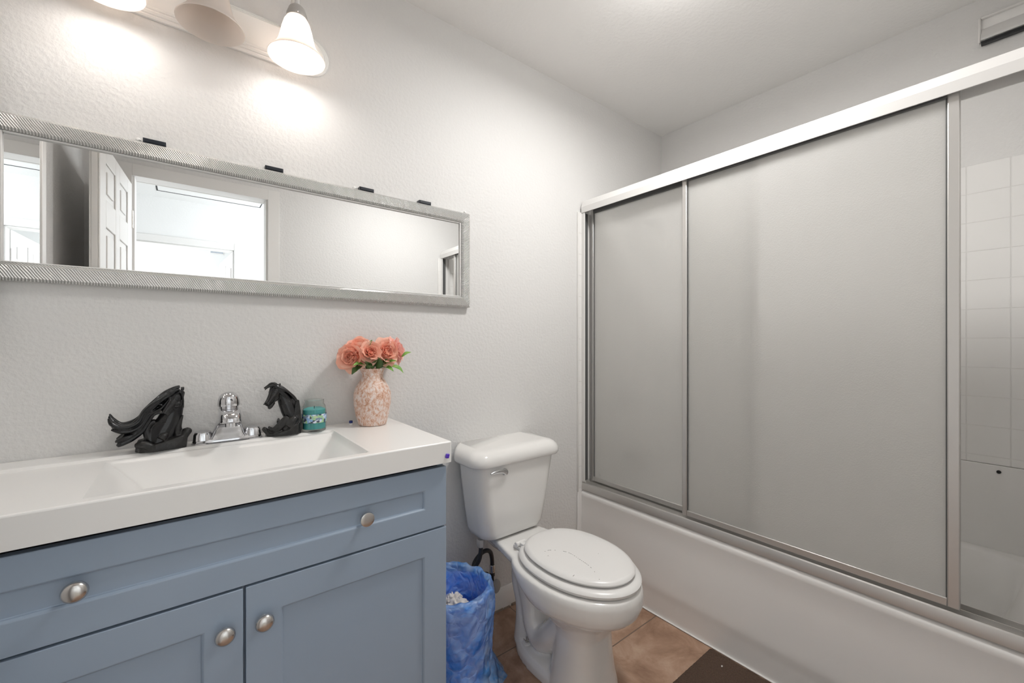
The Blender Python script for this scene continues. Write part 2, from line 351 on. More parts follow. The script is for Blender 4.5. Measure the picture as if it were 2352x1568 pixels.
for ya, yb in ((YF - .0, YF + .014), (YB - .014, YB)):
    bx(bm, DX0 - .058, DX0 + .004, ya, yb, 0, DZ + .058); bx(bm, DX1 - .004, DX1 + .058, ya, yb, 0, DZ + .058); bx(bm, DX0 + .004, DX1 - .004, ya, yb, DZ - .004, DZ + .058)
bx(bm, DX0, DX0 + .014, YB, YF, 0, DZ); bx(bm, DX1 - .014, DX1, YB, YF, 0, DZ); bx(bm, DX0, DX1, YB, YF, DZ - .003, DZ)
struct('trim_1', bm, M['trim'], 'white casing around the doorway, seen in the mirror', bevel=.004)
# baseboard behind the toilet and on the front wall
bm = B(); prism(bm, [(0, 0), (-.014, 0), (-.014, .062), (-.009, .078), (-.004, .088), (0, .09)], 'X', .585, 1.565)
struct('baseboard_back', bm, M['trim'], 'scuffed white baseboard behind the toilet', bevel=0)
bm = B(); prism(bm, [(YF, 0), (YF + .014, 0), (YF + .014, .07), (YF, .09)], 'X', DX1 + .06, 1.58)
struct('baseboard_front', bm, M['trim'], 'white baseboard beside the doorway')
bm = B()
random.seed(3); x = .60
while x < 1.55:
    w = random.uniform(.01, .05); bx(bm, x, x + w, -.017 - random.random() * .004, -.012, 0, random.uniform(.003, .012)); x += w + random.uniform(0, .02)
struct('trim_2', bm, mat('old_caulk', (.34, .27, .21), .8), 'broken old caulk along the baseboard')
bm = B(); bx(bm, 1.579, 1.5875, YF, -.012, 0, .005)
struct('trim_3', bm, M['trim'], 'white caulk line along the foot of the tub', bevel=.003)
# tile and surround in the tub alcove
TZ = 1.828
struct('wall_tile_end', boxes((1.572, XR, -.010, 0, .405, TZ)), M['tilexz'], 'white square tiles on the end wall of the tub', bevel=.003)
struct('wall_tile_side', boxes((XR - .010, XR, YF, -.010, .72, TZ)), M['tileyz'], 'white square tiles on the long wall of the tub', bevel=.002)
struct('wall_surround', boxes((XR - .014, XR, YF, -.010, .40, .719)), M['tub'], 'smooth white panel below the tiles', bevel=.004)
struct('wall_tile_front', boxes((1.572, XR, YF, YF + .01, .405, TZ)), M['tilexz'], 'white tiles on the near end of the tub', bevel=.003)

# the hall and the bedroom seen in the mirror
HY = -3.14; BY = -5.32; HC = 2.38
struct('floor_hall', boxes((-1.3, 1.7, BY, YF, -.08, 0)), mat('hall_carpet', (.42, .38, .33), .95, bump=(200, .6, .004)), 'beige hall floor')
struct('ceiling_hall', boxes((-1.3, 1.7, BY, YF, HC, HC + .08)), M['hallwall'], 'white hall ceiling, seen in the mirror', smooth=0)
struct('wall_hall_left', boxes((-1.3, -1.2, BY, YB, 0, H)), M['hallwall'], 'left wall of the hall', smooth=0)
struct('wall_hall_right', boxes((1.6, 1.7, BY, YB, 0, H)), M['hallwall'], 'right wall of the hall', smooth=0)
struct('wall_hall_near', boxes((-1.2, XL - .1, YB, YF - .01, 0, H)), M['hallwall'], 'hall wall beside the doorway', smooth=0)
EX0, EX1 = -.40, .350
struct('wall_hall_far', boxes((-1.2, EX0, HY - .1, HY, 0, H), (EX1, 1.6, HY - .1, HY, 0, H), (EX0, EX1, HY - .1, HY, 2.0, H)), M['hallwall'], 'white hall wall with a second doorway, seen in the mirror', smooth=0)
bm = B()
bx(bm, EX0 - .06, EX0, HY, HY + .014, 0, 2.06); bx(bm, EX1, EX1 + .055, HY, HY + .014, 0, 2.06); bx(bm, EX0, EX1, HY, HY + .014, 2.0, 2.06)
bx(bm, EX0, EX0 + .012, HY - .1, HY, 0, 2.0); bx(bm, EX1 - .012, EX1, HY - .1, HY, 0, 2.0); bx(bm, EX0, EX1, HY - .1, HY, 1.99, 2.0)
struct('trim_4', bm, M['trim'], 'white casing of the second doorway, seen in the mirror', bevel=.004)
struct('wall_bedroom', boxes((-1.3, 1.7, BY - .1, BY, 0, H)), M['hallwall'], 'bright white wall beyond the second doorway', smooth=0)
hatch = thing('attic_hatch', 'white attic hatch with dark gap in the hall ceiling, seen in the mirror', 'hatch', (.18, -2.7, HC))
obj('gap', boxes((-.183, .535, -2.945, -2.40, HC - .002, HC - .0005)), M['dark'], hatch)
obj('panel', boxes((-.173, .525, -2.921, -2.415, HC - .0035, HC - .002)), M['hallwall'], hatch)
gr = thing('wall_grille', 'small slotted air grille high on the bedroom wall, seen in the mirror', 'vent', (.327, BY, 2.36))
obj('frame', boxes((.255, .40, BY, BY + .008, 2.325, 2.40)), M['trim'], gr, bevel=.002)
bm = B()
for i in range(9): bx(bm, .262 + i * .0152, .271 + i * .0152, BY + .006, BY + .0095, 2.335, 2.375)
bx(bm, .262, .393, BY + .006, BY + .0095, 2.385, 2.39)
obj('slots', bm, M['vanity'], gr)

def panel_door(name, label, hinge, ang, w=.615, h=1.985):
    """six-panel door leaf hinged at a point; leaf runs along +X of its own frame before turning"""
    root = bpy.data.objects.new(name, None); COL.objects.link(root); root['kind'] = 'structure'; root['label'] = label
    bm = B(); t = .033
    bx(bm, 0, w, .006, t - .006, 0, h)
    st = .095; cols = [(st, w / 2 - .04), (w / 2 + .04, w - st)]
    rows = [(.21, .80), (.93, 1.64), (1.755, 1.91)]
    for y0, y1 in ((0, .006), (t - .006, t)):
        for a, b in ((0, st), (w / 2 - .04, w / 2 + .04), (w - st, w)): bx(bm, a, b, y0, y1, 0, h)
        for a, b in cols:
            for c, d in ((0, .21), (.80, .93), (1.64, 1.755), (1.91, h)): bx(bm, a, b, y0, y1, c, d)
            for c, d in rows: bx(bm, a + .03, b - .03, y0 + (.001 if y0 == 0 else -.001), y1 + (.001 if y0 == 0 else -.001), c + .03, d - .03)
    o = obj('leaf', bm, M['trim'], root, bevel=.003)
    for s in (-1, 1):
        bm = B(); y = 0 if s < 0 else t
        lathe(bm, [(.03, y), (.03, y + s * .006), (.012, y + s * .01), (.011, y + s * .035), (.024, y + s * .045), (.028, y + s * .058), (.018, y + s * .068)], (w - .06, 0, .95), 'Y', 24)
        obj('door_knob', bm, M['nickel'], root)
    for z in (.2, 1.0, 1.8):
        bm = B(); lathe(bm, [(.006, z - .045), (.006, z + .045)], (-.004, 0, 0), 'Z', 12); obj('hinge', bm, M['nickel'], root)
    root.location = hinge; root.rotation_euler.z = math.radians(ang)
    return root
panel_door('door_1', 'white six-panel bathroom door standing open, seen in the mirror', (DX0 + .004, YF + .022, .008), 94.5)
panel_door('door_2', 'white door standing open in the second doorway, seen in the mirror', (EX1 - .014, HY - .11, .008), 266, w=.74)

# ------------------------------------------------------------------ vanity
VX0, VX1, VF = -.385, .578, -.435
CZ, CB = .890, .832
van = thing('vanity_cabinet', 'blue-grey shaker vanity cabinet with round metal knobs', 'cabinet', (.098, -.22, 0))
obj('carcass', boxes((VX0, VX0 + .018, VF + .02, -.002, .09, CB - .001), (VX1 - .018, VX1, VF + .02, -.002, .09, CB - .001), (VX0 + .018, VX1 - .018, VF + .02, -.002, .09, .108),
    (VX0 + .018, VX1 - .018, -.014, -.002, .108, .76), (VX0 + .018, VX1 - .018, VF + .02, VF + .035, .108, .76)), M['vanity'], van, bevel=.0015)
obj('front_rail', boxes((VX0 + .0185, VX1 - .0185, VF + .045, VF + .058, .70, CB - .001)), M['vanitygapshade'], van)  # rail coloured dark to paint in the shadow gap below the countertop
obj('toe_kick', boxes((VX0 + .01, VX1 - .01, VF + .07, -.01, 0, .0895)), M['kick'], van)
def shaker(name, x0, x1, z0, z1, st, sz, parent):
    bm = B(); y0, y1 = VF, VF + .0195
    rc = lambda d, e, y: [(x0 + d, y, z0 + e), (x1 - d, y, z0 + e), (x1 - d, y, z1 - e), (x0 + d, y, z1 - e)]
    loft(bm, [rc(0, 0, y1), rc(0, 0, y0), rc(st, sz, y0), rc(st + .004, sz + .004, y0 + .004), rc(st + .0045, sz + .0045, y0 + .008)])
    return obj(name, bm, M['vanity'], parent, bevel=.0014)
def knob(x, z, parent, flat=False):
    bm = B()
    if flat: prof = [(.006, 0), (.006, -.014), (.0165, -.017), (.0175, -.021), (.0165, -.0245), (.0135, -.0255), (.002, -.0258)]
    else: prof = [(.008, 0), (.006, -.004), (.006, -.013), (.016, -.016), (.0180, -.019), (.0178, -.022), (.0155, -.0262), (.011, -.029), (.005, -.0303), (.001, -.0305)]
    lathe(bm, prof, (x, VF, z), 'Y', 40)
    o = obj('knob', bm, M['nickel'], None, smooth=50)
    o.parent = parent; o.matrix_parent_inverse = parent.matrix_world.inverted(); return o
bpy.context.view_layer.update()
dr = shaker('drawer', VX0, VX1, .654, .8185, .064, .056, van)
ld = shaker('door', VX0, .0955, .115, .649, .066, .066, van)
rd = shaker('door', .1005, VX1, .115, .649, .066, .066, van)
bpy.context.view_layer.update()
def knob_on(part, x, z, flat=False):
    o = knob(x, z, part, flat); o.matrix_parent_inverse = part.matrix_world.inverted()
    if flat: o['label'] = 'flat-faced knob'
    return o
knob_on(dr, .349, .735, True); knob_on(dr, -.149, .741)
# knob centres sit on the recessed drawer panel and the door stiles
knob_on(ld, .0630, .573); knob_on(rd, .1325, .572)

# countertop with the basin moulded in: one height field
CX0, CX1, CY0, CY1 = -.398, .587, -.450, -.002
def sstep(a, b, x):
    t = max(0, min(1, (x - a) / (b - a))); return t * t * (3 - 2 * t)
def top_z(x, y):
    z = CZ
    z -= .006 * sstep(-.375, -.365, x) * (1 - sstep(.356, .366, x)) * sstep(-.425, -.417, y) * (1 - sstep(-.092, -.082, y))
    # basin: sloped ends, steeper back and front
    l = (x + .150) / .150; r = (.366 - x) / .150; f = (y + .412) / .045; b = (-.098 - y) / .230
    t = min(l, r, f, b)
    if t > 0: z = min(z, CZ - .006 - .10 * min(1, t) + .006 * (1 - sstep(0, .08, t)))
    return z
bm = B(); nx, ny = 200, 110; g = []
for j in range(ny + 1):
    y = CY0 + (CY1 - CY0) * j / ny
    g.append([bm.verts.new((CX0 + (CX1 - CX0) * i / nx, y, top_z(CX0 + (CX1 - CX0) * i / nx, y))) for i in range(nx + 1)])
for j in range(ny):
    for i in range(nx): bm.faces.new((g[j][i], g[j][i + 1], g[j + 1][i + 1], g[j + 1][i]))
edge = [g[0][i] for i in range(nx + 1)] + [g[j][nx] for j in range(1, ny + 1)] + [g[ny][i] for i in range(nx - 1, -1, -1)] + [g[j][0] for j in range(ny - 1, 0, -1)]
low = [bm.verts.new((v.co.x, v.co.y, CB)) for v in edge]
for i in range(len(edge)):
    j = (i + 1) % len(edge); bm.faces.new((edge[i], low[i], low[j], edge[j]))
ct = obj('sink_countertop', bm, M['counter'], bevel=.004, seg=3, smooth=30)
ct.modifiers['bevel'].angle_limit = math.radians(70)
tag(ct, 'glossy white countertop with moulded sink basin on the blue vanity', 'countertop')
bm = B(); lathe(bm, [(.021, 0), (.021, .002), (.016, .003), (.015, .0015), (.002, .0015)], (.107, -.245, CZ - .1055), 'Z', 32)
obj('drain', bm, M['chrome'], ct).matrix_parent_inverse = Matrix()
# faucet
FX, FY = .095, -.055
fau = thing('faucet', 'chrome single-handle faucet between the two black horse figurines', 'faucet', (FX, FY, CZ))
bm = B()
loft(bm, [circ(FX, FY, z, rx, ry, 48, 2.6) for z, rx, ry in ((CZ, .083, .027), (CZ + .003, .083, .027), (CZ + .004, .081, .025), (CZ + .012, .079, .024), (CZ + .016, .074, .02))])
for s in (-1, 1):
    loft(bm, [circ(FX + s * (.058 + dx), FY, z, rx, ry, 32, 2.8) for z, rx, ry, dx in ((CZ + .01, .022, .0235, 0), (CZ + .026, .0205, .022, 0), (CZ + .032, .018, .019, -.001), (CZ + .034, .012, .013, -.002))])
obj('base', bm, M['chrome'], fau, smooth=40)
def yring(z, hx, yb, yf, p=3.2, n=40):
    return circ(FX, (yb + yf) / 2, z, hx, abs(yf - yb) / 2, n, p)
bm = B()
loft(bm, [yring(z, hx, yb, yf) for z, hx, yb, yf in ((CZ + .010, .046, -.032, -.083), (CZ + .022, .0385, -.033, -.086), (CZ + .036, .034, -.034, -.094), (CZ + .050, .0305, -.035, -.108),
     (CZ + .058, .029, -.035, -.130), (CZ + .0635, .0275, -.035, -.158), (CZ + .068, .0265, -.035, -.166), (CZ + .082, .0255, -.036, -.164), (CZ + .090, .0248, -.036, -.150), (CZ + .0935, .023, -.037, -.128), (CZ + .095, .02, -.040, -.10))])
obj('spout', bm, M['chrome'], fau, smooth=60)
bm = B(); lathe(bm, [(.013, CZ + .053), (.013, CZ + .067), (.0105, CZ + .0535)], (FX, -.142, 0), 'Z', 28); obj('aerator', bm, M['chrome'], fau)
bm = B(); HYc = -.072
loft(bm, [circ(FX, HYc - k, z, r, r * 1.02, 36, 2.2) for z, r, k in ((CZ + .093, .0225, 0), (CZ + .099, .0225, 0), (CZ + .1, .0255, 0), (CZ + .106, .0262, 0), (CZ + .116, .0252, .001), (CZ + .126, .0222, .002), (CZ + .133, .0175, .003), (CZ + .137, .0105, .003), (CZ + .1385, .003, .003))])
obj('handle', bm, M['chrome'], fau, smooth=60)
bm = B(); lathe(bm, [(.0033, 0), (.0033, -.0015), (.001, -.0016)], (FX + .004, HYc - .0247, CZ + .117), 'Y', 16); obj('set_screw', bm, M['dark'], fau)

# ------------------------------------------------------------------ horse figurines (carved bookends)
def fig1():
    dz = .002; root = thing('horse_figurine', 'black resin horse head with long windswept mane, left of the faucet', 'figurine', (-.045, -.058, CZ), 'black horse head bookends')
    def P(L, y0=-.062, ys=None): return [(x, (ys[i] if ys else y0), z + dz) for i, (x, z) in enumerate(L)]
    bm = B()
    tube(bm, P([(-.055, .905), (-.048, .930), (-.036, .955), (-.026, .985), (-.019, 1.010), (-.018, 1.030)], -.060), [(.034, .024), (.030, .022), (.027, .02), (.022, .018), (.017, .015), (.011, .011)], 18)
    tube(bm, P([(-.012, 1.036), (-.018, 1.022), (-.027, 1.006), (-.037, .991), (-.043, .981)], ys=[-.064, -.070, -.079, -.087, -.091]), [(.012, .011), (.0155, .013), (.0115, .010), (.0082, .008), (.0062, .0068)], 18)
    tube(bm, P([(-.014, 1.012), (-.017, 1.003), (-.022, .995)], ys=[-.074, -.077, -.079]), [.006, .0095, .005], 12)         # cheek
    tube(bm, P([(-.027, .992), (-.034, .982), (-.038, .977)], ys=[-.082, -.088, -.090]), [.006, .0048, .0035], 12)          # jaw
    tube(bm, P([(-.020, 1.034), (-.017, 1.043), (-.016, 1.049)], -.066), [.004, .0034, .0012], 10)
    tube(bm, P([(-.008, 1.034), (-.005, 1.042), (-.004, 1.046)], -.063), [.004, .0034, .0012], 10)
    tube(bm, P([(-.068, .908), (-.074, .925), (-.077, .944), (-.070, .958), (-.060, .962)], -.070), [.012, .010, .0085, .008, .006], 12)   # raised foreleg
    obj('horse_body', bm, M['black'], root, remesh=.0016, rsm=2)
    for x, y, z, r in ((-.0185, -.0845, 1.0165, .0026), (-.0405, -.0975, .9845, .0017), (-.046, -.0945, .9855, .0017)):
        bm = B(); bmesh.ops.create_icosphere(bm, subdivisions=2, radius=r, matrix=Matrix.Translation((x, y, z + dz))); obj('eye' if r > .002 else 'nostril', bm, M['blackplastic'], root, smooth=180)
    bm = B(); random.seed(5)
    strands = [
        ([(-.016, 1.044), (-.040, 1.030), (-.064, 1.008), (-.082, .989), (-.092, .970), (-.108, .958), (-.127, .957), (-.141, .970), (-.147, .984)], [.006, .009, .010, .009, .009, .010, .012, .011, .003]),
        ([(-.022, 1.038), (-.045, 1.020), (-.060, 1.003), (-.076, .983), (-.085, .963), (-.102, .948), (-.124, .946), (-.142, .955)], [.006, .008, .009, .009, .009, .010, .011, .004]),
        ([(-.028, 1.026), (-.048, .998), (-.066, .984), (-.080, .960), (-.097, .940), (-.118, .931), (-.135, .922)], [.005, .008, .008, .009, .010, .012, .004]),
        ([(-.042, .988), (-.062, .984), (-.074, .962), (-.086, .942), (-.106, .928), (-.124, .918), (-.131, .912)], [.004, .006, .008, .010, .013, .013, .007]),
        ([(-.036, .990), (-.058, .990), (-.073, .984), (-.084, .962), (-.100, .940), (-.112, .926)], [.003, .0045, .006, .008, .009, .006]),
        ([(-.030, 1.040), (-.050, 1.022), (-.054, 1.008), (-.042, 1.004), (-.036, 1.008)], [.004, .005, .005, .004, .002]),
        ([(-.012, 1.045), (-.024, 1.040), (-.036, 1.036), (-.044, 1.026)], [.005, .006, .005, .003]),
        ([(-.008, 1.042), (-.006, 1.026), (-.005, 1.010), (-.004, .994)], [.004, .005, .004, .002])]
    for pts, rad in strands:
        for k in range(3):
            oy = -.052 - .013 * k + random.uniform(-.002, .002); oz = (1 - k) * .0025
            tube(bm, [(x, oy - .004 * math.sin(i * .9 + k), z + dz + oz + .0016 * math.sin(i * 1.7 + k * 2)) for i, (x, z) in enumerate(pts)], [(r * .52, r * .6) for r in rad], 10)
    obj('mane', bm, M['blackmane'], root, remesh=.0012)
    bm = B()
    loft(bm, [[(x, y, z) for (x, y) in ((-.098, -.040), (-.100, -.066), (-.090, -.088), (-.062, -.097), (-.020, -.090), (.002, -.080), (.004, -.035), (-.05, -.030))] for z in (CZ, CZ + .006)]
         + [[(x * .98 - .001, y * .97 - .002, z) for (x, y, z) in ((-.096, -.042, .917), (-.098, -.066, .915), (-.088, -.086, .908), (-.062, -.094, .907), (-.022, -.088, .912), (.006, -.078, .925), (.008, -.036, .930), (-.05, -.033, .925))]])
    tube(bm, [(-.015, -.066, .915), (-.016, -.068, .940), (-.012, -.068, .957), (-.005, -.066, .974)], [.010, .009, .006, .0015], 10)
    tube(bm, [(-.004, -.070, .915), (.003, -.070, .930), (.010, -.066, .926)], [.009, .011, .006], 10)
    tube(bm, [(-.095, -.080, .908), (-.083, -.090, .912), (-.070, -.092, .905), (-.06, -.088, .899)], [.008, .010, .009, .006], 10)
    tube(bm, [(-.050, -.082, .918), (-.044, -.078, .926), (-.036, -.072, .930)], [.010, .010, .006], 10)
    obj('rock_base', bm, M['rock'], root, remesh=.0018)
fig1()
def fig2():
    root = thing('horse_figurine', 'black resin horse head with arched neck and flat back, beside the teal candle', 'figurine', (.235, -.06, CZ), 'black horse head bookends')
    def P(L, y0=-.062, ys=None): return [(x, (ys[i] if ys else y0), z) for i, (x, z) in enumerate(L)]
    bm = B()
    tube(bm, P([(.257, .915), (.254, .940), (.247, .962), (.239, .985), (.228, 1.008), (.217, 1.024)], -.062), [(.018, .022), (.021, .022), (.0225, .021), (.0215, .018), (.016, .015), (.010, .011)], 18)
    tube(bm, P([(.268, .945), (.264, .965), (.258, .988), (.25, 1.0)], -.058), [(.010, .02), (.011, .02), (.010, .017), (.008, .012)], 14)
    tube(bm, P([(.216, 1.036), (.210, 1.022), (.200, 1.006), (.190, .993), (.183, .986)], ys=[-.064, -.070, -.079, -.087, -.092]), [(.010, .010), (.0165, .013), (.0125, .010), (.0088, .0085), (.0072, .0076)], 18)
    tube(bm, P([(.214, 1.012), (.210, 1.002), (.203, .994)], ys=[-.072, -.076, -.080]), [.006, .0095, .005], 12)
    tube(bm, P([(.203, .990), (.195, .979), (.189, .975)], ys=[-.080, -.087, -.090]), [.006, .0052, .0042], 12)
    tube(bm, P([(.219, 1.030), (.2225, 1.038), (.2228, 1.044)], -.062), [.0042, .0034, .001], 10)
    tube(bm, P([(.212, 1.034), (.211, 1.042), (.2112, 1.047)], -.072), [.004, .003, .001], 10)
    obj('horse_body', bm, M['black'], root, remesh=.0016, rsm=2)
    for n, x, y, z, r in (('eye', .2075, -.0840, 1.0195, .003), ('nostril', .1775, -.0965, .9885, .0021), ('nostril', .1875, -.0965, .9885, .0021)):
        bm = B(); bmesh.ops.create_icosphere(bm, subdivisions=2, radius=r, matrix=Matrix.Translation((x, y, z))); obj(n, bm, M['blackplastic'], root, smooth=180)
    bm = B(); random.seed(11)
    strands = [([(.206, 1.041), (.226, 1.030), (.246, 1.014), (.262, .996), (.270, .978), (.272, .955)], [.005, .007, .008, .008, .008, .005]),
               ([(.208, 1.036), (.230, 1.018), (.244, 1.000), (.252, .982), (.248, .968), (.240, .972)], [.004, .006, .007, .007, .005, .002]),
               ([(.212, 1.028), (.231, 1.008), (.243, .992), (.258, .978), (.264, .962), (.262, .944)], [.004, .006, .007, .007, .006, .003]),
               ([(.212, 1.042), (.200, 1.040), (.190, 1.035), (.182, 1.029)], [.005, .006, .005, .0025]),
               ([(.214, 1.038), (.203, 1.034), (.197, 1.024), (.194, 1.012)], [.004, .004, .003, .0015]),
               ([(.216, 1.036), (.209, 1.033), (.206, 1.026)], [.004, .004, .002])]
    for pts, rad in strands:
        for k in range(3):
            oy = -.052 - .012 * k; oz = (1 - k) * .002
            tube(bm, [(x, oy - .004 * math.sin(i * .9 + k), z + oz + .0014 * math.sin(i * 1.9 + k * 2)) for i, (x, z) in enumerate(pts)], [(r * .5, r * .6) for r in rad], 10)
    obj('mane', bm, M['blackmane'], root, remesh=.0012)
    bm = B()
    out = ((.186, -.050), (.188, -.076), (.205, -.090), (.238, -.096), (.268, -.090), (.278, -.078), (.280, -.034), (.230, -.028))
    zs2 = (.902, .900, .899, .905, .922, .930, .935, .915)
    loft(bm, [[(x, y, z) for x, y in out] for z in (CZ, CZ + .006)] + [[(x * .985 + .0035, y * .97 - .002, z) for (x, y), z in zip(out, zs2)]])
    prism(bm, [(.250, .90), (.280, .90), (.2755, .960), (.2715, .992), (.262, .985), (.255, .94)], 'Y', -.082, -.036)
    tube(bm, [(.205, -.078, .905), (.218, -.080, .916), (.228, -.080, .928), (.240, -.078, .944)], [.010, .012, .012, .007], 10)
    tube(bm, [(.240, -.082, .915), (.252, -.082, .930), (.262, -.080, .940)], [.012, .014, .010], 10)
    tube(bm, [(.190, -.070, .902), (.182, -.074, .912), (.177, -.076, .916)], [.008, .007, .005], 10)
    tube(bm, [(.205, -.074, .905), (.196, -.080, .914), (.190, -.083, .920)], [.007, .005, .003], 10)
    tube(bm, [(.222, -.066, .915), (.218, -.066, .930), (.219, -.066, .940)], [.006, .005, .002], 10)
    obj('rock_base', bm, M['rock'], root, remesh=.0018)
fig2()

# ------------------------------------------------------------------ candle
CXc, CYc = .318, -.062
can = thing('candle_jar', 'teal wax candle in a clear ribbed glass jar, right of the black horse', 'candle', (CXc, CYc, CZ))
bm = B(); R = .0345
pro = [(.031, CZ), (.0335, CZ + .003), (R, CZ + .012), (R, CZ + .070), (.0325, CZ + .077), (.0285, CZ + .083), (.0275, CZ + .088), (.0282, CZ + .096), (.0268, CZ + .0965), (.0262, CZ + .088), (.0275, CZ + .081), (.0315, CZ + .074), (.0327, CZ + .06), (.0327, CZ + .008), (.004, CZ + .006)]
lathe(bm, pro, (CXc, CYc, 0), 'Z', 64); obj('glass_jar', bm, M['clear'], can, smooth=60)
bm = B(); rings = []
for z in (CZ + .0085, CZ + .067, CZ + .0685):
    ring = []
    for i in range(96):
        a = 2 * PI * i / 96; r = .0318 + .0005 * math.sin(24 * a); r = r if z < CZ + .068 else r * .9
        ring.append((CXc + r * math.cos(a), CYc + r * math.sin(a), z))
    rings.append(ring)
loft(bm, rings); obj('wax', bm, M['wax'], can, smooth=60)
bm = B(); lathe(bm, [(.0012, CZ + .068), (.0010, CZ + .076)], (CXc, CYc, 0), 'Z', 8); obj('wick', bm, M['dark'], can)
bm = B(); lathe(bm, [(R + .0004, CZ + .028), (R + .0010, CZ + .028), (R + .0010, CZ + .054), (R + .0004, CZ + .054), (R + .0004, CZ + .028)], (CXc, CYc, 0), 'Z', 64, False, False); obj('paper_label', bm, M['label'], can)

# ------------------------------------------------------------------ vase and flowers
VXc, VYc = .495, -.080
bm = B()
pro = [(.040, CZ), (.0445, CZ + .002), (.0475, CZ + .012), (.0535, CZ + .035), (.0585, CZ + .065), (.0600, CZ + .088), (.0590, CZ + .108), (.0530, CZ + .126), (.0430, CZ + .142), (.0360, CZ + .153), (.0340, CZ + .162), (.0355, CZ + .174), (.0405, CZ + .186), (.0415, CZ + .1885),
       (.0385, CZ + .187), (.032, CZ + .172), (.031, CZ + .160), (.040, CZ + .142), (.054, CZ + .108), (.05, CZ + .03), (.003, CZ + .012)]
lathe(bm, pro, (VXc, VYc, 0), 'Z', 64)
tag(obj('flower_vase', bm, M['vase'], smooth=60), 'mottled pink-brown ceramic vase holding coral flowers on the counter', 'vase')
def petal(bm, base, d, up, L, Wd, cup, curl, rnd):
    """a spoon-shaped petal: starts at base, grows along d, curving towards up"""
    d = d.normalized(); side = d.cross(up).normalized(); up = side.cross(d).normalized(); nu, nv = 7, 8; g = []
    for j in range(nv + 1):
        t = j / nv; w = Wd * (math.sin(PI * (.14 + .70 * t)) ** .55) * (.30 + .70 * min(1, t * 1.7))
        row = []
        for i in range(nu):
            s = (i / (nu - 1) - .5) * 2
            e = 1 - .16 * abs(s) ** 2.2 + .025 * math.sin(4 * s + rnd * 9)
            p = base + d * (L * t * e) + side * (w * s * .5) + up * (cup * L * (t * t * .6 + .35 * s * s * math.sin(PI * min(1, t + .1))) - curl * L * max(0, t - .65) ** 2 * 3)
            row.append(bm.verts.new(p + up * .0012 * math.sin(7 * s + 6 * t + rnd * 20)))
        g.append(row)
    for j in range(nv):
        for i in range(nu - 1): bm.faces.new((g[j][i], g[j][i + 1], g[j + 1][i + 1], g[j + 1][i]))
def leaf(bm, base, d, up, L, Wd):
    d = d.normalized(); side = d.cross(up).normalized(); up = side.cross(d).normalized(); g = []
    for j in range(8):
        t = j / 7; w = Wd * math.sin(PI * (t * .93 + .05)) ** .8 * (1 - .25 * t); row = []
        for i in range(5):
            s = (i - 2) / 2
            row.append(bm.verts.new(base + d * L * t + side * w * s * .5 * (1 + .08 * (j % 2)) + up * (.20 * L * math.sin(PI * t) - .12 * L * (1 - abs(s)) * math.sin(PI * t))))
        g.append(row)
    for j in range(7):
        for i in range(4): bm.faces.new((g[j][i], g[j][i + 1], g[j + 1][i + 1], g[j + 1][i]))
def peony(label, c, axis, R, mt, seed, leaves):
    random.seed(seed); c = Vector(c); ax = Vector(axis).normalized()
    root = thing('peony_flower', label, 'flower', (VXc, VYc, CZ + .02), 'coral peonies in the vase')
    e1 = ax.orthogonal().normalized(); e2 = ax.cross(e1)
    back = c - ax * R * .55
    bm = B()
    for n, L, Wd, tilt, cup, curl, off in ((7, 1.08, 1.18, .12, .30, .35, 0), (7, 1.0, 1.10, .50, .42, .22, .5), (6, .86, 1.0, .95, .52, .05, .25), (6, .70, .80, 1.6, .50, -.1, .6), (5, .52, .6, 2.6, .45, -.2, .1)):
        for k in range(n):
            a = 2 * PI * (k + off) / n + random.uniform(-.18, .18); rad = e1 * math.cos(a) + e2 * math.sin(a)
            tl = tilt + random.uniform(-.12, .12); d = (rad + ax * tl).normalized()
            petal(bm, back + ax * R * (.10 + .06 * tl) + rad * R * .06, d, ax - rad * .3, R * L * random.uniform(.9, 1.08), R * Wd * random.uniform(.9, 1.1), cup, curl, random.random())
    for k in range(22):
        a = random.uniform(0, 2 * PI); rad = e1 * math.cos(a) + e2 * math.sin(a)
        petal(bm, back + ax * R * .35 + rad * R * random.uniform(.05, .32), (ax + rad * .3), rad, R * random.uniform(.35, .5), R * .34, .55, -.2, random.random())
    obj('bloom', bm, mt, root, smooth=180)
    bm = B(); neck = Vector((VXc + (c.x - VXc) * .25, VYc + (c.y - VYc) * .25, CZ + .185)); foot = Vector((VXc - (c.x - VXc) * .15, VYc - (c.y - VYc) * .15, CZ + .02))
    tube(bm, [foot, (foot + neck) / 2, neck, (neck + back) / 2 + Vector((0, 0, .004)), back + ax * R * .1], .0022, 8); obj('stem', bm, M['stem'], root)
    for p, d, L, Wd, mk in leaves:
        bm = B(); leaf(bm, Vector(p), Vector(d), Vector((0, -.5, 1)), L, Wd); obj('leaf', bm, M[mk], root, smooth=180)
zt = CZ + .19
peony('coral peony at the left edge of the bouquet, drooping left', (.420, -.090, 1.118), (-.55, -.75, .10), .047, M['petal'], 1,
      [((.455, -.095, zt + .012), (-.7, -.3, -.55), .050, .026, 'leafdark'), ((.462, -.105, zt + .010), (-.9, -.4, .05), .048, .022, 'leaf'), ((.470, -.108, zt - .001), (-.35, -.7, .6), .042, .030, 'leafdark'), ((.466, -.070, zt - .002), (-.6, .2, .7), .045, .030, 'leafdark')])
peony('tallest coral peony at the top of the bouquet, tilted up', (.452, -.078, 1.150), (-.2, -.55, .75), .048, M['petal'], 2,
      [((.470, -.100, zt + .015), (-.2, -.5, .7), .040, .024, 'leafdark'), ((.475, -.106, 1.150), (.25, -.3, .8), .026, .013, 'leaf')])
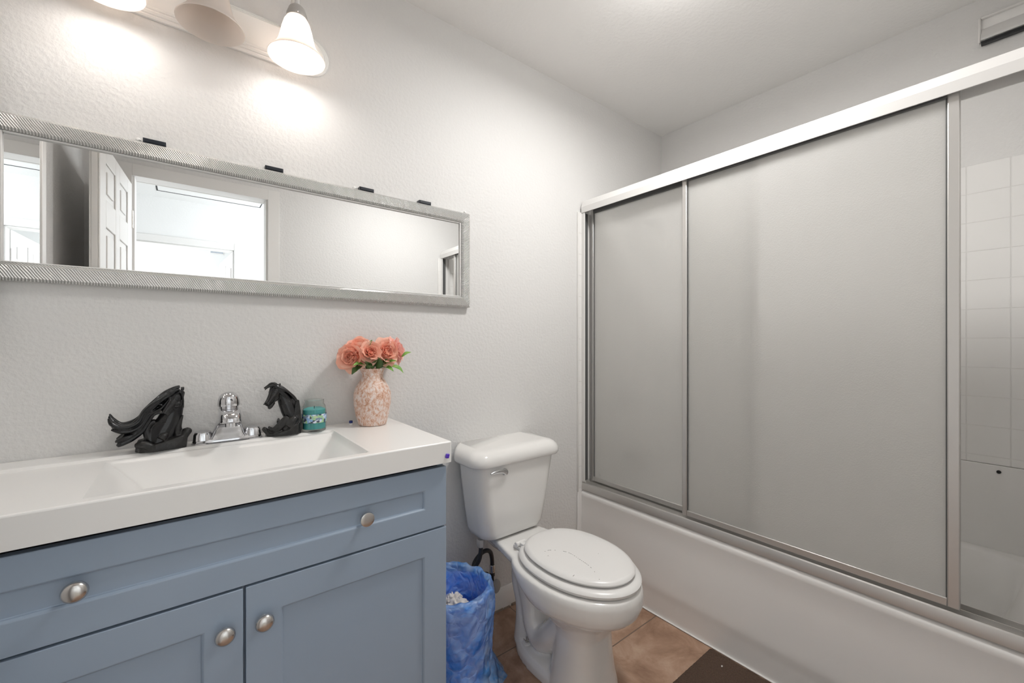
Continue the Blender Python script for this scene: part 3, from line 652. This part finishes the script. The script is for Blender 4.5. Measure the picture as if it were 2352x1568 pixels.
peony('small bright coral peony in the middle of the bouquet', (.478, -.118, 1.135), (0, -.9, .35), .037, M['petal'], 3,
      [((.490, -.105, zt), (.15, -.6, .7), .040, .028, 'leafdark'), ((.482, -.11, zt - .002), (-.5, -.6, .35), .035, .022, 'leafdark'), ((.500, -.112, zt - .002), (-.1, -.5, .8), .045, .034, 'leafdark'), ((.495, -.066, zt - .002), (.2, .1, .9), .05, .04, 'leafdark')])
peony('large open coral peony facing the room, right of the bouquet middle', (.536, -.108, 1.134), (.15, -.95, .22), .048, M['petal'], 4,
      [((.515, -.105, zt + .004), (.8, -.5, .35), .055, .024, 'leaf'), ((.52, -.105, zt + .004), (.6, -.6, -.35), .042, .024, 'leaf'), ((.512, -.112, zt - .002), (.35, -.5, .75), .042, .030, 'leafdark'), ((.520, -.075, zt - .002), (.6, .1, .7), .045, .034, 'leafdark')])
peony('pale pink peony at the right edge of the bouquet', (.582, -.086, 1.138), (.72, -.55, .25), .047, M['petalpink'], 6,
      [((.548, -.105, zt + .006), (.7, -.2, -.45), .050, .028, 'leaf'), ((.585, -.112, 1.115), (.9, -.2, .45), .036, .018, 'leaf')])

# (each leaf belongs to the peony it grows on)
# small bits on the counter
root = thing('plastic_trinket', 'tiny blue and white cap lying by the foot of the vase', 'cap', (.435, -.045, CZ))
bm = B(); lathe(bm, [(.0058, CZ), (.0064, CZ + .001), (.0064, CZ + .0055), (.0058, CZ + .006)], (.435, -.045, 0), 'Z', 24); obj('white_ring', bm, M['counter'], root)
bm = B(); lathe(bm, [(.0052, CZ + .006), (.0056, CZ + .0065), (.0056, CZ + .0125), (.0045, CZ + .0145), (.001, CZ + .0147)], (.435, -.045, 0), 'Z', 24); obj('blue_top', bm, mat('navy_plastic', (.02, .04, .22), .25), root)
bm = B(); bmesh.ops.create_cube(bm, size=1, matrix=Matrix.Translation((.5715, CY0 - .0028, .851)) @ Matrix.Rotation(.25, 4, 'Y') @ Matrix.Diagonal((.0115, .006, .0125, 1)))
tag(obj('plastic_bead', bm, M['bead'], bevel=.0026, seg=3), 'tiny shiny purple bead stuck to the right end of the counter edge', 'bead')

# ------------------------------------------------------------------ wall mirror
MX0, MX1, MZ0, MZ1, FW, MY = -.374, .918, 1.307, 1.689, .041, -.026
mir = thing('wall_mirror', 'long wall mirror in a ridged silver frame above the vanity', 'mirror', ((MX0 + MX1) / 2, 0, (MZ0 + MZ1) / 2))
def bar(bm, q0, q1):
    """mitred frame bar between outer corners q0 and q1 (x, z), with matching inner corners"""
    (xa, za, xb, zb), (xc, zc, xd, zd) = q0, q1
    ring = lambda x, z, xi, zi: [(x, 0, z), (x, MY + .006, z), (x + (xi - x) * .15, MY, z + (zi - z) * .15), (x + (xi - x) * .85, MY - .001, z + (zi - z) * .85), (xi, MY + .004, zi), (xi, -.008, zi), (xi, 0, zi)]
    loft(bm, [ring(xa, za, xb, zb), ring(xc, zc, xd, zd)])
TL = (MX0, MZ1, MX0 + FW, MZ1 - FW); TR = (MX1, MZ1, MX1 - FW, MZ1 - FW); BL = (MX0, MZ0, MX0 + FW, MZ0 + FW); BR = (MX1, MZ0, MX1 - FW, MZ0 + FW)
for nm, a, b, mm in (('top_rail', TL, TR, 'ridge'), ('bottom_rail', BL, BR, 'ridge'), ('side_rail', TL, BL, 'ridgev'), ('side_rail', TR, BR, 'ridgev')):
    bm = B(); bar(bm, a, b); obj(nm, bm, M[mm], mir, smooth=25)
obj('mirror_glass', boxes((MX0 + FW - .006, MX1 - FW + .006, -.013, -.009, MZ0 + FW - .006, MZ1 - FW + .006)), M['mirror'], mir, smooth=0)
bm = B()
for x0, x1, z0, z1 in ((MX1 - FW - .006, MX1 - FW, MZ0 + FW, MZ1 - FW), (MX0 + FW, MX0 + FW + .006, MZ0 + FW, MZ1 - FW), (MX0 + FW + .006, MX1 - FW - .006, MZ1 - FW - .005, MZ1 - FW), (MX0 + FW + .006, MX1 - FW - .006, MZ0 + FW, MZ0 + FW + .004)):
    bx(bm, x0, x1, -.020, -.0132, z0, z1)
obj('inner_lip', bm, M['aluwhite'], mir, bevel=.002)
for x0, x1 in ((-.088, -.041), (.190, .239), (.472, .522), (.694, .743)):
    bm = B(); bx(bm, x0, x1, -.020, -.0005, MZ1, MZ1 + .013); bx(bm, x0 + .003, x1 - .003, -.022, -.0195, MZ1 + .002, MZ1 + .012); obj('mounting_clip', bm, mat('black_clip', (.012, .016, .024), .35), mir, bevel=.001)
for x in (-.098, .461, .905):
    bm = B(); lathe(bm, [(.006, -.0005), (.006, -.004), (.003, -.008), (.001, -.0085)], (x, 0, MZ1 + .009), 'Y', 14); bx(bm, x - .0035, x + .0035, -.004, -.0005, MZ1, MZ1 + .008); obj('clear_clip', bm, M['counter'], mir)

# ------------------------------------------------------------------ vanity light
LB = .053
lamp = thing('vanity_light', 'long ridged vanity light with bell glass shades above the mirror', 'light fixture', (LB, 0, 2.09))
def stad(hl, hh, y, k=12):
    out = []; cx = hl - hh; z = 2.09
    for i in range(k + 1): a = -PI / 2 + PI * i / k; out.append((LB + cx + hh * math.cos(a), y, z + hh * math.sin(a)))
    for i in range(k + 1): a = PI / 2 + PI * i / k; out.append((LB - cx + hh * math.cos(a), y, z + hh * math.sin(a)))
    return out
bm = B(); loft(bm, [stad(.322 - d, .0625 - d, y) for d, y in ((0, -.0003), (0, -.008), (.004, -.011), (.008, -.0105), (.009, -.015), (.013, -.0185), (.017, -.018), (.018, -.022), (.022, -.0255), (.026, -.025))])
obj('backplate', bm, mat('white_lamp_metal', (.90, .89, .87), .35, 0), lamp, smooth=30)
for i, x in enumerate((LB + .203, LB, LB - .203)):
    y = -.130; lit = i != 1
    bm = B(); tube(bm, [(x, -.024, 2.115), (x, -.055, 2.165), (x, -.095, 2.205), (x, -.124, 2.195), (x, y, 2.165), (x, y, 2.140)], .0065, 14, 8); lathe(bm, [(.022, -.0245), (.020, -.030), (.009, -.034)], (x, 0, 2.113), 'Y', 24)
    obj('arm', bm, M['aluwhite'], lamp)
    bm = B(); lathe(bm, [(.008, 2.146), (.014, 2.143), (.021, 2.135), (.0255, 2.122), (.0275, 2.116), (.0275, 2.106), (.024, 2.106), (.022, 2.118), (.006, 2.138)], (x, y, 0), 'Z', 32); f = obj('fitter', bm, M['alu'], lamp)
    for a in (.4, 2.5, 4.6):
        bm = B(); bmesh.ops.create_icosphere(bm, subdivisions=2, radius=.0035, matrix=Matrix.Translation((x + .029 * math.cos(a), y + .029 * math.sin(a), 2.111))); s = obj('thumb_screw', bm, M['chrome'], lamp, smooth=180)
    bm = B(); out = [(.0255, 2.112), (.0265, 2.106), (.0335, 2.094), (.0395, 2.074), (.0440, 2.052), (.0490, 2.032), (.0570, 2.016), (.0680, 2.002), (.0745, 1.994)]
    lathe(bm, out + [(.0755, 1.9925), (.0750, 1.9905)] + [(r - .0035, z - .0008) for r, z in out[::-1]], (x, y, 0), 'Z', 56, False, False); obj('glass_shade', bm, M['shade'], lamp, smooth=60)
    if not lit: continue                      # the middle shade holds no bulb
    bm = B(); lathe(bm, [(.012, 2.108), (.012, 2.085), (.020, 2.066), (.0265, 2.048), (.0265, 2.036), (.020, 2.024), (.008, 2.018), (.001, 2.0175)], (x, y, 0), 'Z', 28); obj('light_bulb', bm, M['bulb'], lamp, smooth=60)
    light('vanity_bulb_light', 'POINT', (x, y, 2.006), .55, (1, .96, .92), .03)

# ------------------------------------------------------------------ toilet
TX = 1.055
toi = thing('toilet', 'white two-piece toilet with closed lid between vanity and tub', 'toilet', (TX, -.35, 0))
bm = B(); TKX = 1.043
loft(bm, [rrect(TKX - a, TKX + b, yf, -.020, z, r, 8) for z, a, b, yf, r in ((.402, .135, .120, -.165, .05), (.412, .152, .138, -.180, .05), (.435, .160, .146, -.188, .05), (.52, .174, .162, -.194, .05), (.62, .187, .178, -.199, .05), (.698, .196, .192, -.202, .05))])
obj('tank', bm, M['ceramic'], toi, smooth=60)
bm = B()
loft(bm, [rrect(TKX - .221 + d, TKX + .221 - d, -.218 + d, -.010 + d * .3, z, .062 - d * .6, 10) for z, d in ((.699, .012), (.700, .004), (.706, .0005), (.716, 0), (.728, .002), (.739, .008), (.748, .018), (.754, .032), (.757, .052))])
obj('tank_lid', bm, M['ceramic'], toi, smooth=60)
bm = B(); lathe(bm, [(.013, -.199), (.013, -.207), (.010, -.213), (.003, -.214)], (.958, 0, .672), 'Y', 24)
tube(bm, [(.960, -.212, .672), (.940, -.217, .680), (.912, -.219, .683), (.884, -.218, .680)], [(.010, .005), (.009, .005), (.007, .004), (.0035, .003)], 14)
obj('flush_handle', bm, M['chrome'], toi, smooth=60)
def egg(cx, cy, z, a, bf, bb, n=48, pf=2.0, pb=2.4):
    """plan outline: half width a, front (toward -y) half length bf, back bb"""
    out = []
    for i in range(n):
        t = 2 * PI * i / n; c, s = math.cos(t), math.sin(t); p = pb if s > 0 else pf
        out.append((cx + a * math.copysign(abs(c) ** (2 / p), c), cy + (bb if s > 0 else bf) * math.copysign(abs(s) ** (2 / p), s), z))
    return out
bm = B(); BXc = TX

random.seed(4); SCUFFS = []
arc = smooth_path([(.962, -.411, 0), (.992, -.415, 0), (1.021, -.443, 0), (1.033, -.474, 0), (1.030, -.518, 0), (1.025, -.560, 0), (1.013, -.597, 0), (.990, -.640, 0)], 5)
for i in range(len(arc) - 1):
    if random.random() < .3: continue
    p, q = arc[i], arc[i + 1]; SCUFFS.append(((p.x + q.x) / 2, (p.y + q.y) / 2, math.atan2(q.y - p.y, q.x - p.x), random.uniform(.002, .0065), .4463 if p.y > -.6 else .4452))
SCUFFS += [(.958, -.430, .6, .009, .4456), (.963, -.440, .2, .005, .4460), (.946, -.574, .2, .008, .4447), (1.107, -.535, 0, .002, .4462), (1.139, -.590, .3, .005, .4452)]
# bowl
loft(bm, [egg(BXc, -.47, z, a, bf, bb) for z, a, bf, bb in ((.400, .168, .232, .225), (.396, .180, .243, .235), (.380, .185, .248, .236), (.360, .186, .249, .210), (.345, .185, .248, .17), (.325, .178, .241, .12), (.307, .163, .225, .085), (.292, .140, .198, .07), (.276, .112, .160, .06), (.23, .09, .12, .06))])
# deck under the tank
loft(bm, [rrect(TX - w, TX + w, -.36, -.045, z, .03, 6) for z, w in ((.400, .092), (.398, .098), (.378, .096), (.350, .082), (.325, .06))])
loft(bm, [[(TX - .098, -.10, z0), (TX + .098, -.10, z0), (TX + .150, -.36, z0), (TX + .178, -.44, z0), (TX - .178, -.44, z0), (TX - .150, -.36, z0)] for z0 in (.372, .3995)])
# front pedestal
loft(bm, [egg(BXc + .012, -.50, z, a, bf, bb, pf=2.6) for z, a, bf, bb in ((0, .122, .100, .10), (.02, .120, .098, .10), (.06, .110, .092, .095), (.12, .099, .088, .09), (.20, .092, .086, .085), (.29, .098, .11, .09))])
# foot flange
loft(bm, [egg(TX, -.40, z, a, bf, bb, pf=2.8, pb=2.5) for z, a, bf, bb in ((0, .098, .19, .20), (.028, .098, .19, .20), (.046, .088, .18, .188), (.050, .07, .16, .16))])
# trapway: the S of the drain showing on the flanks
tube(bm, [(TX, -.46, .20), (TX, -.40, .13), (TX, -.345, .085), (TX, -.30, .10), (TX, -.27, .17), (TX, -.25, .25), (TX, -.225, .31), (TX, -.18, .36)],
     [(.06, .075), (.055, .078), (.048, .074), (.045, .066), (.045, .060), (.05, .062), (.055, .066), (.05, .07)], 20, 5, (1, 0, 0))
tube(bm, [(TX, -.22, .33), (TX, -.205, .25), (TX, -.235, .17), (TX, -.24, .10), (TX, -.235, .02)], [(.04, .062), (.038, .058), (.045, .060), (.05, .062), (.055, .066)], 18, 5, (1, 0, 0))
obj('bowl', bm, M['ceramic'], toi, remesh=.005, rsm=4)
bm = B()
loft(bm, [egg(BXc + .006, -.478, z, a, bf, bb, 64) for z, a, bf, bb in ((.4015, .158, .222, .205), (.405, .166, .231, .212), (.414, .169, .234, .214), (.421, .164, .229, .210), (.424, .150, .214, .198))])
obj('seat', bm, M['seatplastic'], toi, smooth=50)
bm = B()
loft(bm, [egg(BXc + .010, -.478, z, a, bf, bb, 64) for z, a, bf, bb in ((.4275, .138, .197, .187), (.4285, .148, .206, .195), (.435, .1525, .210, .198), (.441, .148, .206, .195), (.4445, .137, .196, .185), (.4462, .11, .165, .155))])
sl = obj('seat_lid', bm, M['seatplastic'], toi, smooth=50)
bpy.context.view_layer.update()
random.seed(4)
scuff = mat('scuff_grey', (.22, .21, .20), .8)
for px, py, a, L, z in SCUFFS:
    bm = B(); bmesh.ops.create_cube(bm, size=1, matrix=Matrix.Translation((px, py, z)) @ Matrix.Rotation(a, 4, 'Z') @ Matrix.Diagonal((L, .0012, .0008, 1)))
    o = obj('scuff_mark', bm, scuff, None); o.parent = sl; o.matrix_parent_inverse = sl.matrix_world.inverted()
for s in (-1, 1):
    bm = B(); x = BXc + s * .075
    bx(bm, x - .016, x + .016, -.292, -.248, .4005, .412); tube(bm, [(x - .022, -.272, .420), (x + .022, -.272, .420)], .0095, 14, 1); bx(bm, x - .010, x + .010, -.300, -.275, .412, .428)
    obj('hinge', bm, M['seatplastic'], toi, bevel=.002)
for s in (-1, 1):
    bm = B(); x, y = TX + s * .055, -.285
    lathe(bm, [(.017, .0475), (.017, .051), (.013, .0525), (.004, .053)], (x, y, 0), 'Z', 24); bo = obj('bolt_washer', bm, M['seatplastic'], toi)
    bm = B(); lathe(bm, [(.004, .052), (.004, .070), (.001, .071)], (x, y, 0), 'Z', 12); lathe(bm, [(.007, .053), (.007, .058)], (x, y, 0), 'Z', 6)
    for k in (-1, 1): tube(bm, [(x + k * .003, y, .056), (x + k * .010, y, .062), (x + k * .014, y, .069)], [(.0022, .0045), (.002, .005), (.0015, .004)], 10)
    obj('wing_nut', bm, M['nickel'], toi)

# ------------------------------------------------------------------ water supply
vx, vy, vz = 1.005, -.055, .165
val = thing('shutoff_valve', 'small shutoff valve with grey oval handle on the wall under the toilet tank', 'valve', (vx, 0, vz))
bm = B(); lathe(bm, [(.022, 0), (.022, -.003), (.010, -.006), (.009, -.040), (.012, -.042), (.012, -.066), (.008, -.068)], (vx, 0, vz), 'Y', 24); lathe(bm, [(.008, vz), (.008, vz + .030), (.011, vz + .031), (.011, vz + .044)], (vx, vy, 0), 'Z', 20)
obj('valve_body', bm, M['hose'], val)
bm = B(); lathe(bm, [(.005, -.066), (.005, -.080)], (vx, 0, vz), 'Y', 12)
ring = [[(vx + .020 * math.cos(a) * k, -.080 - d, vz + .028 * math.sin(a) * k) for a in [2 * PI * i / 28 for i in range(28)]] for d, k in ((0, .9), (.001, 1), (.007, 1), (.009, .85))]
loft(bm, ring); obj('valve_handle', bm, M['valveplastic'], val)
hos = thing('supply_hose', 'looped black braided water hose under the toilet tank', 'hose', (.92, -.08, .3))
bm = B(); tube(bm, [(.905, -.120, .396), (.905, -.120, .36), (.900, -.118, .325), (.892, -.105, .295), (.890, -.09, .275), (.905, -.075, .290), (.930, -.072, .310), (.960, -.070, .318), (.988, -.064, .303), (1.002, -.057, .270), (vx, vy, .235), (vx, vy, .214)], .0085, 14, 6)
obj('braided_tube', bm, M['hose'], hos)
bm = B(); lathe(bm, [(.015, .372), (.017, .375), (.017, .397), (.014, .401)], (.905, -.120, 0), 'Z', 8); obj('coupling_nut', bm, M['valveplastic'], hos)
bm = B(); lathe(bm, [(.011, .210), (.0115, .212), (.0115, .238), (.009, .241)], (vx, vy, 0), 'Z', 18); obj('end_ferrule', bm, M['nickel'], hos)

# ------------------------------------------------------------------ waste bin with blue liner
bxc, byc = .720, -.235
wb = B()
lathe(wb, [(.095, .002), (.098, .004), (.116, .315), (.119, .318), (.119, .324), (.114, .324), (.112, .312), (.094, .010), (.003, .008)], (bxc, byc, 0), 'Z', 48)
tag(obj('waste_bin', wb, M['bin'], smooth=50), 'round plastic waste bin inside the blue bag, between vanity and toilet', 'bin')
bm = B(); rings = []; n = 96
prof = [(.080, .090), (.088, .16), (.098, .235), (.106, .300), (.110, .336), (.118, .347), (.127, .340), (.130, .315), (.131, .28), (.128, .24), (.125, .20), (.122, .15), (.121, .11), (.124, .085), (.134, .055), (.146, .028), (.150, .020)]
prof = [(p.x, p.z, i / 4) for i, p in enumerate(smooth_path([(r, 0, z) for r, z in prof], 4))]; n = 180
for r, z, j in prof:
    ring = []
    for i in range(n):
        a = 2 * PI * i / n; d = Vector((math.cos(a), math.sin(a), 0))
        k = (.5 - abs(noise.noise(Vector((2.6 * math.cos(a) + 3, 2.6 * math.sin(a), z * 13))))) + .5 * (.4 - abs(noise.noise(Vector((5.5 * math.cos(a), 5.5 * math.sin(a), z * 30 + 5)))))
        amp = .005 if j < 5 else .014
        rr = r + amp * k * (1 if j > 4.5 else -1); zz = z
        rim = max(0, 1 - abs(j - 5) / 2.2); zz += rim * (.007 * noise.noise(Vector((4 * math.cos(a), 4 * math.sin(a), 9))) + .030 * max(0, math.sin(a - .5)) ** 2)
        if j > 12: rr += .022 * max(0, math.cos(a + .15)) ** 2 * (j - 12) / 4 + .004 * math.sin(9 * a) * (j - 12) / 4; zz += .008 * math.sin(5 * a) * (j - 12) / 4
        ring.append((max(bxc + d.x * rr, .584), byc + d.y * rr, max(zz, .006)))
    rings.append(ring)
loft(bm, rings, False, False)
tag(obj('bin_liner', bm, M['bag'], smooth=180), 'crinkled translucent blue plastic bag draped over the waste bin', 'bag')
for i, (x, y, z, r, lb) in enumerate(((.722, -.258, .262, .042, 'larger crumpled white tissue at the front of the blue-lined bin'), (.742, -.19, .245, .038, 'crumpled grey-white tissue at the back of the blue-lined bin'), (.668, -.215, .25, .040, 'crumpled tissue on the left inside the blue-lined bin, mostly hidden'))):
    bm = B(); bmesh.ops.create_icosphere(bm, subdivisions=5, radius=r)
    for v in bm.verts:
        p = v.co.normalized(); q = p * 2.6 + Vector((i * 7, 0, 0)); k = 1 - abs(noise.noise(q * .8)) * 1.3 - .45 * abs(noise.noise(q * 1.9 + Vector((3, 1, 2))))
        v.co = p * r * (.55 + .55 * k) + Vector((x, y, z))
    tag(obj('crumpled_tissue', bm, M['tissue'], smooth=180), lb, 'tissue', 'crumpled tissues in the bin')
bm = B(); bmesh.ops.create_icosphere(bm, subdivisions=4, radius=.03)
for v in bm.verts:
    p = v.co.normalized(); v.co = p * .036 * (1 - .6 * abs(noise.noise(p * 2.4))) + Vector((.765, -.285, .19))
tag(obj('pink_wrapper', bm, mat('pink_wrapper', (.75, .08, .35), .5), smooth=180), 'crumpled pink wrapper showing through the blue bag', 'wrapper')

# ------------------------------------------------------------------ bath mat
bm = B(); nx, ny = 120, 140; g = []
x0, x1, y0, y1 = 1.06, 1.570, -1.46, -.688
for j in range(ny + 1):
    row = []
    for i in range(nx + 1):
        x = x0 + (x1 - x0) * i / nx; y = y0 + (y1 - y0) * j / ny
        e = min(i, nx - i, j, ny - j); h = .013 * min(1, (.25 + e / 3)) + .0018 * noise.noise(Vector((x * 90, y * 90, 0)))
        row.append(bm.verts.new((x, y, h)))
    g.append(row)
for j in range(ny):
    for i in range(nx): bm.faces.new((g[j][i], g[j][i + 1], g[j + 1][i + 1], g[j + 1][i]))
edge = [g[0][i] for i in range(nx + 1)] + [g[j][nx] for j in range(1, ny + 1)] + [g[ny][i] for i in range(nx - 1, -1, -1)] + [g[j][0] for j in range(ny - 1, 0, -1)]
low = [bm.verts.new((v.co.x, v.co.y, .0005)) for v in edge]
for i in range(len(edge)):
    j = (i + 1) % len(edge); bm.faces.new((edge[i], low[i], low[j], edge[j]))
bm.faces.new(low[::-1])
tag(obj('bath_mat', bm, M['rug'], smooth=180), 'dark brown bath mat on the floor along the tub', 'mat')
bm = B(); bmesh.ops.create_icosphere(bm, subdivisions=2, radius=.004, matrix=Matrix.Translation((1.50, -.765, .0165)) @ Matrix.Diagonal((1, .7, .6, 1)))
tag(obj('paper_scrap', bm, M['tissue'], smooth=180), 'tiny white scrap lying on the brown bath mat', 'scrap')

# ------------------------------------------------------------------ bathtub
tub = thing('bathtub', 'white enamelled alcove bathtub with a smooth apron', 'bathtub', (1.95, -.76, 0))
RZ = .414; ya, yb = YF + .0005, -.0105
bm = B()
prof = [(1.640, 0), (1.587, 0), (1.587, .075), (1.5862, .092), (1.5845, .108), (1.5842, .122), (1.5855, .140), (1.5885, .18), (1.595, .30), (1.5975, .365), (1.595, .380), (1.595, .394), (1.600, .406), (1.610, .412), (1.625, RZ), (1.66, RZ), (1.66, .30)]
loft(bm, [[(x, yb, z) for x, z in prof], [(x, ya, z) for x, z in prof]])
obj('apron', bm, M['tub'], tub, smooth=70)
bm = B()
def orect(z): return rrect(1.6605, XR - .0145, ya, yb, z, .004, 6)
rings = [orect(RZ), rrect(1.678, 2.285, ya + .07, yb - .06, RZ, .10, 6), rrect(1.690, 2.272, ya + .085, yb - .075, RZ - .010, .10, 6), rrect(1.705, 2.255, ya + .12, yb - .10, .28, .12, 6), rrect(1.725, 2.23, ya + .19, yb - .13, .12, .13, 6), rrect(1.76, 2.19, ya + .25, yb - .18, .075, .13, 6)]
loft(bm, rings, False, True)
obj('basin', bm, M['tub'], tub, smooth=60)
bm = B(); prism(bm, [(1.566, .012), (1.588, .012), (1.600, .30), (1.600, .420), (1.580, .420), (1.572, .40), (1.568, .2)], 'Y', -.0105, -.0005); obj('end_flange', bm, M['tub'], tub, bevel=.004)

# ------------------------------------------------------------------ shower door
sd = thing('shower_door_frame', 'white metal header, track and wall jambs of the shower door on the tub', 'shower frame', (1.63, -.76, RZ))
y0s, y1s = YF + .0105, -.0105
bm = B(); prism(bm, [(1.594, 1.824), (1.592, 1.853), (1.603, 1.883), (1.664, 1.883), (1.668, 1.86), (1.668, 1.824), (1.664, 1.824), (1.664, 1.872), (1.604, 1.872), (1.598, 1.850), (1.598, 1.824)], 'Y', y0s, y1s)
obj('header', bm, M['aluwhite'], sd, smooth=20)
bm = B(); prism(bm, [(1.596, RZ + .0005), (1.596, .434), (1.600, .447), (1.606, .449), (1.606, .436), (1.632, .436), (1.632, .452), (1.635, .452), (1.635, .436), (1.660, .436), (1.660, .456), (1.664, .456), (1.664, RZ + .0005)], 'Y', y0s, y1s)
obj('bottom_track', bm, M['alu'], sd, smooth=20)
for ya_, yb_ in ((-.0105, -.030), (y0s, y0s + .02)):
    bm = B(); s = 1 if yb_ < ya_ else 1
    bx(bm, 1.596, 1.664, min(ya_, yb_), max(ya_, yb_) , .457, 1.8235) if False else None
    lo, hi = min(ya_, yb_), max(ya_, yb_)
    bx(bm, 1.597, 1.602, lo, hi, .4565, 1.8235); bx(bm, 1.658, 1.663, lo, hi, .4565, 1.8235)
    w = (hi - .004, hi) if ya_ > -.1 else (lo, lo + .004)
    bx(bm, 1.602, 1.658, w[0], w[1], .4565, 1.8235)
    obj('wall_jamb', bm, M['aluwhite'], sd, bevel=.001)
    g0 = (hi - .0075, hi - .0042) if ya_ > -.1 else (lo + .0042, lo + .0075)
    obj('jamb_shade_strip', boxes((1.6025, 1.634, g0[0], g0[1], .4565, 1.8235)), M['rubber_and_shade'], sd)  # dark strip stands in for the shade inside the jamb channel
def shower_panel(label, x, ya, yb, wl, wr):
    """frosted sliding panel from y=ya (near end) to y=yb (far end) centred at x"""
    r = thing('sliding_shower_door', label, 'shower door', (x, (ya + yb) / 2, .44), 'frosted sliding shower panels')
    zb, zt = .4575, 1.845
    obj('glass_pane', boxes((x - .0025, x + .0025, ya + wr * .5, yb - wl * .5, zb + .008, zt)), M['frost'], r, smooth=0)
    obj('stile', boxes((x - .010, x + .010, ya, ya + wr, zb, zt)), M['alu'], r, bevel=.0025)
    obj('stile', boxes((x - .010, x + .010, yb - wl, yb, zb, zt)), M['alu'], r, bevel=.0025)
    obj('bottom_rail', boxes((x - .009, x + .009, ya + wr, yb - wl, zb, zb + .022)), M['alu'], r, bevel=.002)
    o = obj('top_shade_strip', boxes((x - .009, x + .009, ya + wr, yb - wl, zt - .024, zt)), M['rubber_and_shade'], r, bevel=.002); o['label'] = 'dark strip for the shade under the header'  # dark strip paints the shaded gap between header and glass
    obj('glass_gasket', boxes((x - .005, x + .005, ya + wr, ya + wr + .003, zb + .022, zt - .024)), M['rubber_and_shade'], r)
    obj('glass_gasket', boxes((x - .005, x + .005, yb - wl - .003, yb - wl, zb + .022, zt - .024)), M['rubber_and_shade'], r)
    return r
shower_panel('front frosted sliding panel with the wide right stile, beside the opening', 1.619, -1.334, -.551, .020, .024)
shower_panel('rear frosted sliding panel against the toilet wall, half behind the other', 1.648, -.825, -.034, .016, .020)

# fittings behind the frosted glass
sh = thing('shower_sprayer', 'shower head on the end wall, blurred behind the frosted glass', 'shower head', (1.95, -.01, 1.86))
bm = B(); tube(bm, [(1.95, -.0105, 1.87), (1.95, -.06, 1.885), (1.95, -.11, 1.865), (1.95, -.14, 1.835)], .010, 14); lathe(bm, [(.03, -.0105), (.028, -.016), (.012, -.02)], (1.95, 0, 1.87), 'Y', 24); obj('arm', bm, M['chrome'], sh)
bm = B(); loft(bm, [[(1.95 + r * math.cos(a), -.14 - .6 * h + .8 * r * math.sin(a), 1.835 - .8 * h + .6 * r * math.sin(a)) for a in [2 * PI * i / 28 for i in range(28)]] for r, h in ((.014, 0), (.018, .02), (.036, .05), (.040, .062), (.036, .066))]); obj('spray_head', bm, M['hose'], sh)
ts = thing('tub_spout', 'metal tub spout low on the end wall, blurred behind the frosted glass', 'spout', (1.95, -.01, .52))
bm = B(); tube(bm, [(1.95, -.0105, .53), (1.95, -.06, .53), (1.95, -.11, .522), (1.95, -.14, .500)], [.028, .028, .026, .020], 18); obj('spout_body', bm, M['hose'], ts)
sv = thing('shower_valve', 'round shower valve on the end wall, blurred behind the frosted glass', 'valve', (1.95, -.01, .86))
bm = B(); lathe(bm, [(.075, -.0105), (.073, -.016), (.05, -.02)], (1.95, 0, .86), 'Y', 32); obj('escutcheon', bm, M['chrome'], sv)
bm = B(); lathe(bm, [(.02, -.0205), (.02, -.05), (.034, -.055), (.034, -.085), (.02, -.09)], (1.95, 0, .86), 'Y', 24); obj('valve_knob', bm, M['nickel'], sv)
bm = B(); lathe(bm, [(.006, XR - .0142), (.006, XR - .017), (.002, XR - .018)], (0, -1.368, .697), 'X', 16)
tag(obj('wall_screw', bm, M['dark']), 'small dark screw head on the white panel above the tub', 'screw')

# exhaust grille high on the right wall
ve = thing('exhaust_grille', 'white exhaust grille box high on the wall above the tub', 'vent', (XR, -1.41, 2.31))
va, vb = -1.505, -1.318
obj('back_plate', boxes((XR - .006, XR, va, vb, 2.270, 2.362)), M['ceil'], ve, bevel=.002)
bm = B(); bx(bm, XR - .020, XR - .0062, vb - .007, vb, 2.270, 2.362); bx(bm, XR - .020, XR - .0062, va, vb - .007, 2.355, 2.362); bx(bm, XR - .020, XR - .0062, va, va + .007, 2.27, 2.355)
obj('rim', bm, M['trim'], ve, bevel=.003)
bm = B(); prism(bm, [(XR - .0065, 2.322), (XR - .034, 2.280), (XR - .036, 2.276), (XR - .036, 2.270), (XR - .031, 2.270), (XR - .0065, 2.312)], 'Y', va + .0075, vb - .0075); obj('louvre', bm, M['aluwhite'], ve)
obj('slot', boxes((XR - .024, XR - .0065, va + .0075, vb - .0075, 2.259, 2.2695)), M['blackplastic'], ve)

# medicine cabinet on the left wall (its mirror shows the doorway a second time)
mc = thing('medicine_cabinet', 'mirrored medicine cabinet on the left wall, seen in the long mirror', 'cabinet', (XL, -.16, 1.6))
obj('cabinet_box', boxes((XL, -.352, -.437, -.035, 1.22, 1.92)), M['trim'], mc, bevel=.003)
obj('mirror_door', boxes((-.3515, -.339, -.3945, -.035, 1.22, 1.92)), M['mirror'], mc)
obj('door_edge', boxes((-.3515, -.336, -.440, -.395, 1.22, 1.92)), M['trim'], mc, bevel=.002)

# ceiling lamp added out of view, so shadows fall to the left
cl = thing('added_ceiling_lamp', 'added frosted ceiling lamp above the bath mat, out of view', 'ceiling lamp', (1.22, -.78, H))
bm = B(); lathe(bm, [(.12, H - .0005), (.12, H - .018), (.11, H - .022), (.05, H - .022)], (1.22, -.78, 0), 'Z', 40); obj('added_lamp_base', bm, M['aluwhite'], cl)
bm = B(); lathe(bm, [(.105, H - .0225), (.104, H - .03), (.09, H - .055), (.06, H - .075), (.02, H - .082), (.002, H - .083)], (1.22, -.78, 0), 'Z', 40); obj('added_lamp_glass', bm, mat('added_lamp_glass', (.9, .9, .9), .4, emit=((1, .97, .93), 1.2)), cl, smooth=60)
